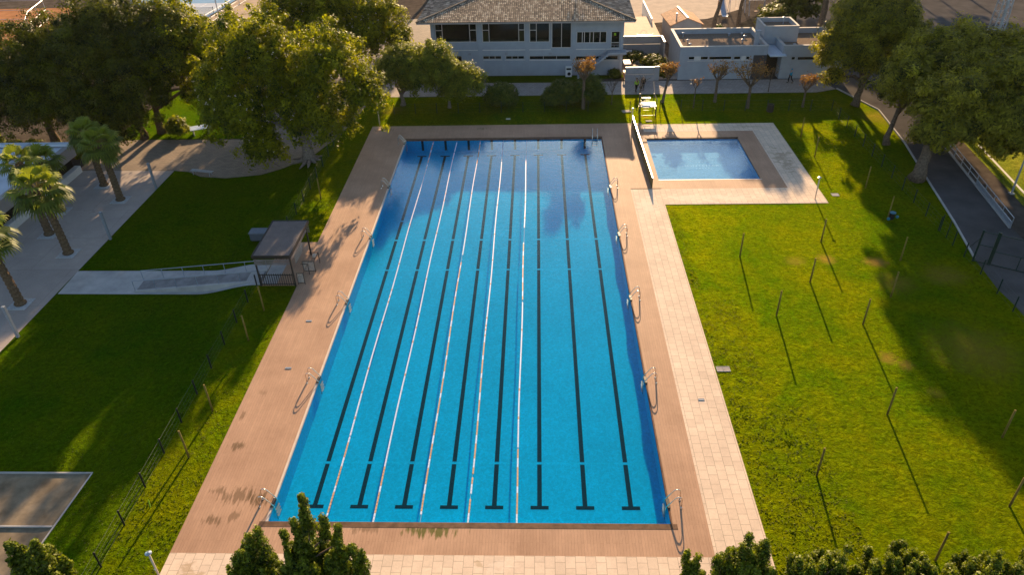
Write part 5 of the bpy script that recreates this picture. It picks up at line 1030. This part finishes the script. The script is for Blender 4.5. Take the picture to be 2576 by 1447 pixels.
# white barrier along the pitch
br_ = thing('pitch_barrier', 'long pale railing with panels between the road and the pitch', 'railing', (53.4, 30.1, 0)); dx, dy = (56.4-53.4)/22.0, 1.0
mb = MB(); n = 11
P = [((56.2-53.4)*k/n, (22.0)*k/n) for k in range(n+1)]
for a, b in zip(P, P[1:]):
    for z in (1.0, .55): mb.tube([(*a, z), (*b, z)], .035, 6)
mb.build('rails', MT['galv'], br_)
for p in P: mb = MB(); mb.tube([(*p, 0), (*p, 1.02)], .04, 6); mb.build('post', MT['galv'], br_)
for k in (0, 1, 2, 3): mb = MB(); a, b = P[k], P[k+1]; mb.bar((a[0], a[1], .27), (b[0], b[1], .27), .02, .46); mb.build('panel', MT['galv'], br_)
mb = MB(); mb.box(-.12, .05, 0, 22, -.02, .12, rz=-math.atan2(56.2-53.4, 22.0), c=(0, 0)); mb.build('kerb', MT['concrete'], br_)
t = thing('goal_post', 'leaning-looking pale metal mast between the road railing and the pitch', 'mast', (56.7, 36.3, 0)); mb = MB(); mb.tube([(0, 0, 0), (0, 0, 5.0)], [.09, .06], 8); mb.build('mast', MT['galv'], t); mb = MB(); mb.box(-.2, .2, -.2, .2, 0, .1); mb.build('base_plate', MT['galv'], t)
# kerb of the road
kb = MB()
for a, b in zip(road_pts_l[3:8], road_pts_l[4:9]): kb.bar((a[0], a[1], .05), (b[0], b[1], .05), .14, .12)
o = kb.build('kerb', MT['concrete']); o['kind'] = 'structure'
# floodlight tower
fl = thing('floodlight_tower', 'tall lattice floodlight tower at the top right corner', 'tower', (77.0, 81.0, 0)); mb = MB(); Ht, wb0 = 22, .75
for a in (-1, 1):
    for b in (-1, 1): mb.bar((a*wb0, b*wb0, 0), (a*.35, b*.35, Ht), .12)
for k in range(20):
    z0, z1 = Ht*k/20, Ht*(k+1)/20; r0, r1 = wb0-(.4*k/20), wb0-(.4*(k+1)/20)
    for (a, b, c, d) in ((-1, -1, 1, -1), (1, -1, 1, 1), (1, 1, -1, 1), (-1, 1, -1, -1)): mb.bar((a*r0, b*r0, z0), (c*r1, d*r1, z1), .05); mb.bar((a*r0, b*r0, z0), (c*r0, d*r0, z0), .05)
mb.build('lattice', MT['galv'], fl); mb = MB(); mb.box(-.12, .12, -.8, -.74, 0, Ht); [mb.box(-.3, .3, -.85, -.8, .3*k, .3*k+.04) for k in range(70)]; mb.build('ladder', MT['galv'], fl)

# ------------------------------------------------------------------ poles on the lawns
PO = [(30.25, 25.9, 'pole nearest the paving corner by the small pool'), (31.05, 18.0, 'pole second from the paving corner by the small pool'), (34.65, 22.2, 'pole left of the bare soil patch'), (37.3, 28.1, 'pole in line behind the soil patch pole'),
      (36.7, 16.95, 'pole just left of the big tree shadow edge'), (34.95, 8.05, 'pole in the middle of the near right lawn'), (29.35, 3.3, 'pole on the right lawn closest to the near paving edge'), (42.5, 25.2, 'shaded pole behind the gate road corner'),
      (39.9, 20.3, 'shaded pole just inside the tree shadow'), (33.4, -2.0, 'pole rising among the bottom right conifers'), (38.6, 1.3, 'pole on the right lawn lowest at the right picture edge'), (40.7, 6.2, 'shaded pole at the right picture edge'),
      (44.1, 31.9, 'pole with the blue bins at its foot'), (44.3, 37.7, 'pole beside the pine trunk shadow'), (41.8, 44.6, 'sunlit pole right of the small pool paving, nearer one'), (41.9, 49.7, 'sunlit pole right of the small pool paving, farther one')]
PL = [(-5.94, 18.85, 'pole just below the gatehouse'), (-5.95, 15.3, 'second pole below the gatehouse'), (-5.92, 8.3, 'third pole below the gatehouse'), (-5.9, 4.45, 'pole nearest the camera beside the left deck edge'), (-6.0, 36.5, 'rusty pole between the fence and deck in the tree shade')]
for i, (x, y, lb) in enumerate(PO+PL):
    t = thing('wooden_pole', 'wooden parasol '+lb, 'pole', (x, y, gh(x)), 0, 'wooden parasol poles on the lawns'); mb = MB(); mb.tube([(0, 0, 0), (.01, .01, 1.1), (0, 0, 2.1)], [.062, .058, .055], 9); mb.build('shaft', MT['pole_wood'], t, smooth=True)
    mb = MB(); mb.tube([(0, 0, 2.1), (0, 0, 2.14)], .06, 9); mb.build('cap', MT['pole_wood'], t)
o = MB(); o.tube([(0, 0, 0), (-.1, .2, .35)], .03, 6); o = o.build('broken_stake', MT['hivis']); o.location = (-6.6, .9, 0); tag(o, 'short yellow broken stake near the lower left fence', 'stake')
# showers at the deck corners
def shower(x, y, h, label):
    t = thing('shower_post', label, 'shower', (x, y, .03), 0, 'shower posts at the deck corners'); mb = MB(); mb.tube([(0, 0, 0), (0, 0, h)], .05, 9); mb.build('post', MT['coping'], t, smooth=True)
    mb = MB(); mb.tube([(0, 0, h), (0, 0, h+.04), (0, 0, h+.09)], [.14, .16, .03], 12); mb.build('shower_head', MT['steel'], t); mb = MB(); mb.tube([(0, 0, 1.1), (0, -.12, 1.1)], .03, 6); mb.build('tap', MT['steel'], t)
shower(24.42, 52.3, 2.3, 'shower post between the two pools near the low dividing wall'); shower(39.1, 35.6, 2.1, 'shower post on the outer corner of the small pool paving'); shower(-3.6, 54.3, 2.5, 'shower post at the far left corner of the wooden deck'); shower(-4.05, -3.6, 2.2, 'shower post cut by the bottom edge at the near left paving')
# dividing wall between the pools
t = thing('dividing_wall', 'low slim dividing wall between the long pool and the small pool', 'wall', (24.75, 45.9, .03), R(.8)); mb = MB(); mb.box(-.04, .04, -7.75, 7.75, 0, .95); mb.build('panel', simple('olive_panel', (.13, .11, .035), .6, .3, 2), t)
mb = MB(); mb.box(-.055, .055, -7.75, 7.75, .952, 1.0); mb.build('top_rail', MT['steel'], t)
# lifeguard stand
lg = thing('lifeguard_stand', 'tall green metal lifeguard stand with white platforms at the pool end', 'lifeguard chair', (26.5, 56.2, 0))
for (x, y, hh) in ((-.85, -1.0, 2.2), (.85, -1.0, 1.5), (-.75, .9, 2.3), (.85, .9, 2.3)): mb = MB(); mb.bar((x, y, 0), (x, y, hh), .08); mb.build('leg', MT['green_metal'], lg)
mb = MB(); mb.box(-.8, .95, -.85, .55, 1.32, 1.40); mb.build('platform', MT['trim'], lg)
mb = MB(); mb.box(-.55, .45, .60, .95, 1.78, 1.86); mb.build('seat', MT['trim'], lg); mb = MB(); mb.bar((-.85, -1.0, 1.95), (.75, -1.0, 1.95), .09); mb.build('front_rail', MT['galv'], lg)
mb = MB(); mb.bar((-.75, .9, 2.25), (-.62, -.2, 1.9), .07); mb.bar((.85, .9, 2.25), (1.05, -.2, 1.95), .07); mb.bar((1.05, -.2, 0), (1.05, -.2, 1.95), .06); mb.bar((-.62, -.2, 1.4), (-.62, -.2, 1.9), .05); mb.build('armrests', MT['green_metal'], lg)
mb = MB(); mb.bar((-.85, -1.0, 1.0), (-.85, .9, 1.0), .05); mb.bar((.85, -1.0, 1.0), (.85, .9, 1.0), .05); mb.bar((-.85, -1.02, .45), (.85, -1.02, .45), .05); [mb.bar((-.25, .95, .3*k), (.4, .95, .3*k), .04) for k in range(1, 6)]; mb.build('braces', MT['green_metal'], lg)
o = MB(); o.box(-.5, .5, -.35, .35, 0, .08, rz=.15); o = o.build('stone_slab', MT['stone_lid'], bevel=.02); o.location = (24.4, 57.6, 0); tag(o, 'pale slab on the sunlit lawn left of the lifeguard stand', 'slab')
o = MB(); o.box(-.35, .35, -.22, .22, 0, .05, rz=.1); o = o.build('stone_slab', MT['stone_lid'], bevel=.02); o.location = (26.6, 54.6, 0); tag(o, 'pale slab in front of the lifeguard stand', 'slab')

# small lids, drains and bins
def lid(x, y, w_, d_, label, mat='stone_lid', rz=0.0, name='manhole_cover', z=.006, frame=True):
    t = thing(name, label, 'cover', (x, y, gh(x)+z), rz); mb = MB(); mb.box(-w_/2, w_/2, -d_/2, d_/2, 0, .02); mb.build('lid', MT[mat], t)
    if frame: mb = MB(); e = .04; mb.box(-w_/2-e, w_/2+e, -d_/2-e, -d_/2-.005, 0, .03); mb.box(-w_/2-e, w_/2+e, d_/2+.005, d_/2+e, 0, .03); mb.box(-w_/2-e, -w_/2-.005, -d_/2, d_/2, 0, .03); mb.box(w_/2+.005, w_/2+e, -d_/2, d_/2, 0, .03); mb.build('rim', MT['concrete'], t)
lid(25.92, 12.2, .36, .42, 'left of two stone covers in the grass beside the paving'); lid(26.34, 12.2, .36, .42, 'right of two stone covers in the grass beside the paving'); lid(41.15, 36.4, .55, .45, 'stone cover on the lawn right of the small pool paving'); lid(10.85, 55.8, .45, .3, 'white square cover on the shaded lawn behind the pool', 'white')
for (x, y, lb) in ((-2.25, 17.5, 'farther small floor grille in the left wooden deck'), (-2.3, 12.3, 'nearer small floor grille in the left wooden deck')): lid(x, y, .34, .07, lb, 'steel', name='floor_grille', z=.036, frame=True)
lid(24.2, 9.3, .3, .06, 'small floor grille in the right stone paving', 'steel', name='floor_grille', z=.038); lid(10.1, -4.9, .06, .45, 'narrow floor grille in the near stone paving', 'steel', name='floor_grille', z=.038); lid(8.3, -4.0, .5, .4, 'square inspection cover set flush in the near paving', 'stone_lid', z=.038)
t = thing('litter_bin', 'pair of round blue bins at the foot of a pole in the shade', 'bin', (44.25, 31.6, 0)); mb = MB(); mb.tube([(0, 0, .15), (0, 0, .72)], [.2, .24], 14); mb.build('body', MT['dark'], t); mb = MB(); mb.tube([(0, 0, .72), (0, 0, .78)], .25, 14); mb.build('lid', MT['blue_plastic'], t); mb = MB(); mb.ball((-.36, -.25, .3), .14, 8); mb.ball((.4, -.1, .4), .13, 8); mb.build('bag', MT['blue_plastic'], t)
t = thing('litter_bin', 'brown slatted bin by the back fence behind the small pool', 'bin', (40.5, 56.8, 0)); mb = MB(); [mb.box(.3*math.cos(a)-.05, .3*math.cos(a)+.05, .3*math.sin(a)-.05, .3*math.sin(a)+.05, .1, .95) for a in np.linspace(0, 5.9, 14)]; mb.build('slats', MT['brownframe'], t); mb = MB(); mb.tube([(0, 0, .15), (0, 0, .9)], .24, 12); mb.build('liner', MT['dark'], t)
# sand court border boards
t = thing('sand_court_border', 'pale board edging around the sand court at the lower left', 'edging', (-11.7, 3.95, gh(-13))); mb = MB(); z = .06
mb.bar((-12.1, .05, z/2), (.1, .05, z/2), .09, z+.08); mb.build('far_board', MT['concrete'], t); mb = MB(); mb.bar((.06, 0, z/2), (-.9, -16, z/2), .09, z+.08); mb.build('side_board', MT['concrete'], t); mb = MB(); mb.bar((-12.1, -3.7, z/2), (-.25, -3.7, z/2), .09, z+.08); mb.build('middle_board', MT['concrete'], t)

# benches
def bench(x, y, rz, L, label, mat='white', top=None):
    t = thing('bench', label, 'bench', (x, y, gh(x)), rz)
    mb = MB(); [mb.box(-L/2, L/2, -.25+k*.13, -.15+k*.13, .42, .46) for k in range(4)]; mb.build('seat', MT[mat], t)
    for s in (-1, 1):
        mb = MB(); mb.bar((s*L*.38, -.22, 0), (s*L*.38, -.18, .42), .05); mb.bar((s*L*.38, .22, 0), (s*L*.38, .18, .42), .05); mb.bar((s*L*.38, -.2, .40), (s*L*.38, .2, .40), .04); mb.build('leg', MT[mat], t)
    return t
bench(-20.2, 43.9, R(-13), 2.5, 'pale backless bench on the brown paving at the lawn edge', 'galv'); 
t = bench(-36.6, 103.4, R(64), 3.2, 'white bench with a person lying on it in the far left corner')
bench(-43.5, 98.5, R(30), 1.8, 'distant pale bench beside the tennis court')
t = thing('table_tennis_table', 'grey-topped slab table on the sunlit far lawn', 'table', (-24.5, 54.9, gh(-24)), R(25)); mb = MB(); mb.box(-1.1, 1.1, -.7, .7, .70, .76); mb.build('tabletop', MT['galv'], t)
for s in (-.8, .8): mb = MB(); mb.box(s-.06, s+.06, -.5, .5, 0, .698); mb.build('leg', MT['concrete'], t)
# far left court fences and light mast
def court_fence(label, pts, h=3.0):
    x0, y0 = pts[0]; t = thing('court_fence', label, 'fence', (x0, y0, -.9)); 
    for (x, y) in pts: mb = MB(); mb.tube([(x-x0, y-y0, 0), (x-x0, y-y0, h)], .05, 6); mb.build('post', MT['galv'], t)
    mb = MB()
    for a, b in zip(pts, pts[1:]):
        for z in (.1, h*.5, h): mb.tube([(a[0]-x0, a[1]-y0, z), (b[0]-x0, b[1]-y0, z)], .035, 5)
    mb.build('rails', MT['galv'], t)
court_fence('pale court fence beside the promenade at the top left', [(-41.5, 100), (-41.3, 104), (-41.0, 108), (-40.8, 112), (-40.5, 116), (-40.2, 120), (-40, 124)], 1.6)
court_fence('pale metal fence around the clay court at the top left corner', [(-66, 92), (-68, 96), (-70, 100), (-71, 104), (-72, 108), (-84, 108), (-96, 108)], 3.2)
t = thing('light_mast', 'thin light mast beside the blue tennis court', 'mast', (-40.1, 104.6, -.9)); mb = MB(); mb.tube([(0, 0, 0), (0, 0, 9)], [.10, .07], 8); mb.build('mast', MT['galv'], t); mb = MB(); mb.box(-.4, .4, -.15, .15, 9, 9.2); mb.build('lamp_head', MT['galv'], t)
mb = MB()
for (a, b) in (((-53.4, 105.4), (-44.4, 105.4)), ((-44.4, 105.4), (-43.2, 117)), ((-53.4, 105.4), (-50.4, 117)), ((-52, 111), (-43.8, 111)), ((-49, 105.4), (-47, 117))): mb.bar((*a, -.878), (*b, -.878), .12, .008)
o = mb.build('court_line', MT['white']); o['kind'] = 'structure'
t = thing('tennis_net', 'tennis net across the pale part of the blue court', 'net', (-52.6, 110.2, -.9)); mb = MB(); mb.box(0, 9.4, -.02, .02, .9, 1.0); mb.build('tape', MT['white'], t); mb = MB(); mb.box(0, 9.4, -.01, .01, .05, .9); mb.build('netting', MT['panel'], t)
for x in (0, 9.4): mb = MB(); mb.tube([(x, 0, 0), (x, 0, 1.1)], .05, 6); mb.build('post', MT['green_metal'], t)

# ------------------------------------------------------------------ people
def skin_mesh(verts, edges, radii, name, mat, parent, sub=1):
    me = bpy.data.meshes.new(name); me.from_pydata(verts, edges, []); o = bpy.data.objects.new(name, me); COL.objects.link(o)
    o.modifiers.new('s', 'SKIN'); sv = me.skin_vertices[0].data
    for i, r_ in enumerate(radii): sv[i].radius = (r_, r_)
    sv[0].use_root = True
    ss = o.modifiers.new('u', 'SUBSURF'); ss.levels = sub; ss.render_levels = sub
    dg = bpy.context.evaluated_depsgraph_get(); dg.update(); m2 = bpy.data.meshes.new_from_object(o.evaluated_get(dg)); bpy.data.objects.remove(o)
    m2.materials.clear(); m2.materials.append(mat); m2.polygons.foreach_set('use_smooth', [True]*len(m2.polygons))
    n = bpy.data.objects.new(name, m2); COL.objects.link(n); n.parent = parent; return n
def person(x, y, z, rz, label, top, legs, stride=.25, lying=False, hairm='hair'):
    t = thing('person', label, 'person', (x, y, z), rz)
    if lying: t.rotation_euler = (R(-80), 0, rz)
    s = stride
    J = [(0, 0, .95), (0, 0, 1.15), (0, 0, 1.38), (0, 0, 1.50), (0, .01, 1.60), (0, 0, 1.70),
         (.10, 0, .90), (.11, s*.5, .50), (.11, s*.55-.10, .10), (.11, s*.55+.06, .03), (-.10, 0, .90), (-.11, -s*.35, .50), (-.11, -s-.05, .12), (-.11, -s+.10, .03),
         (.19, 0, 1.40), (.25, -.05, 1.12), (.25, .08, .90), (-.19, 0, 1.40), (-.25, .06, 1.12), (-.25, .16, .90)]
    E = [(0, 1), (1, 2), (2, 3), (3, 4), (4, 5), (0, 6), (6, 7), (7, 8), (8, 9), (0, 10), (10, 11), (11, 12), (12, 13), (2, 14), (14, 15), (15, 16), (2, 17), (17, 18), (18, 19)]
    Rd = [.125, .115, .13, .055, .085, .075, .085, .06, .042, .035, .085, .06, .042, .035, .06, .042, .032, .06, .042, .032]
    for h_ in (16, 19):                      # hands: five short fingers
        b = Vector(J[h_])
        for k, (dx, dy, L) in enumerate(((-.028, .0, .085), (-.010, .0, .095), (.010, .0, .09), (.028, .0, .075), (.0, .045, .06))):
            J.append(tuple(b+Vector((dx*.4, dy+.01, -.06)))); J.append(tuple(b+Vector((dx, dy+.02, -.06-L)))); E += [(h_, len(J)-2), (len(J)-2, len(J)-1)]; Rd += [.010, .008]
    skin_mesh(J, E, Rd, 'body', MT['skin'], t)
    skin_mesh([J[i] for i in (1, 0, 2, 14, 15, 17, 18)]+[(.25, .05, .94), (-.25, .13, .94)], [(0, 1), (0, 2), (2, 3), (3, 4), (2, 5), (5, 6), (4, 7), (6, 8)], [.14, .145, .15, .075, .058, .075, .058, .045, .045], 'jacket', MT[top], t)
    skin_mesh([J[i] for i in (0, 6, 7, 8, 10, 11, 12)], [(0, 1), (1, 2), (2, 3), (0, 4), (4, 5), (5, 6)], [.135, .10, .072, .055, .10, .072, .055], 'trousers', MT[legs], t)
    mb = MB(); mb.ball((0, -.015, 1.70), .105, 10, (.9, 1.0, .9)); mb.build('hair', MT[hairm], t, smooth=True)
    mb = MB(); mb.ball((.035, .085, 1.665), .012, 6); mb.ball((-.035, .085, 1.665), .012, 6); mb.ball((0, .10, 1.64), .014, 6); mb.build('face', MT['skin'], t)
    mb = MB(); mb.box(.06, .16, J[9][1]-.14, J[9][1]+.10, 0, .07); mb.box(-.16, -.06, J[13][1]-.14, J[13][1]+.10, 0, .07); mb.build('shoes', MT['black_cloth'], t, bevel=.02)
person(26.2, 63.9, .02, R(200), 'person in a yellow-green jacket walking on the path behind the lifeguard stand', 'hivis', 'black_cloth')
person(27.1, 64.7, .02, R(180), 'person in dark clothes standing beside the one in yellow-green', 'black_cloth', 'black_cloth', .1, hairm='coping')
person(45.4, 66.5, .02, R(100), 'person in a bright blue hooded jacket striding past the annex', 'blue_cloth', 'black_cloth', .35, hairm='blue_cloth')
person(-36.1, 104.4, gh(-36)+.62, R(154), 'person in dark clothes lying on the far left bench', 'black_cloth', 'black_cloth', .05, lying=True)

# ------------------------------------------------------------------ thin evening haze
mb = MB(); mb.box(-410, 410, -210, 710, -2.4, 34.0); hz = mb.build('haze', None); hz['kind'] = 'stuff'
hm = bpy.data.materials.new('haze_air'); hm.use_nodes = True; hnt = hm.node_tree; hnt.nodes.remove(hnt.nodes['Principled BSDF'])
pv = hnt.nodes.new('ShaderNodeVolumePrincipled'); pv.inputs['Color'].default_value = (1.0, 0.94, 0.86, 1); pv.inputs['Density'].default_value = HAZE; pv.inputs['Anisotropy'].default_value = 0.45
hnt.links.new(pv.outputs[0], hnt.nodes['Material Output'].inputs['Volume']); hz.data.materials.clear(); hz.data.materials.append(hm)
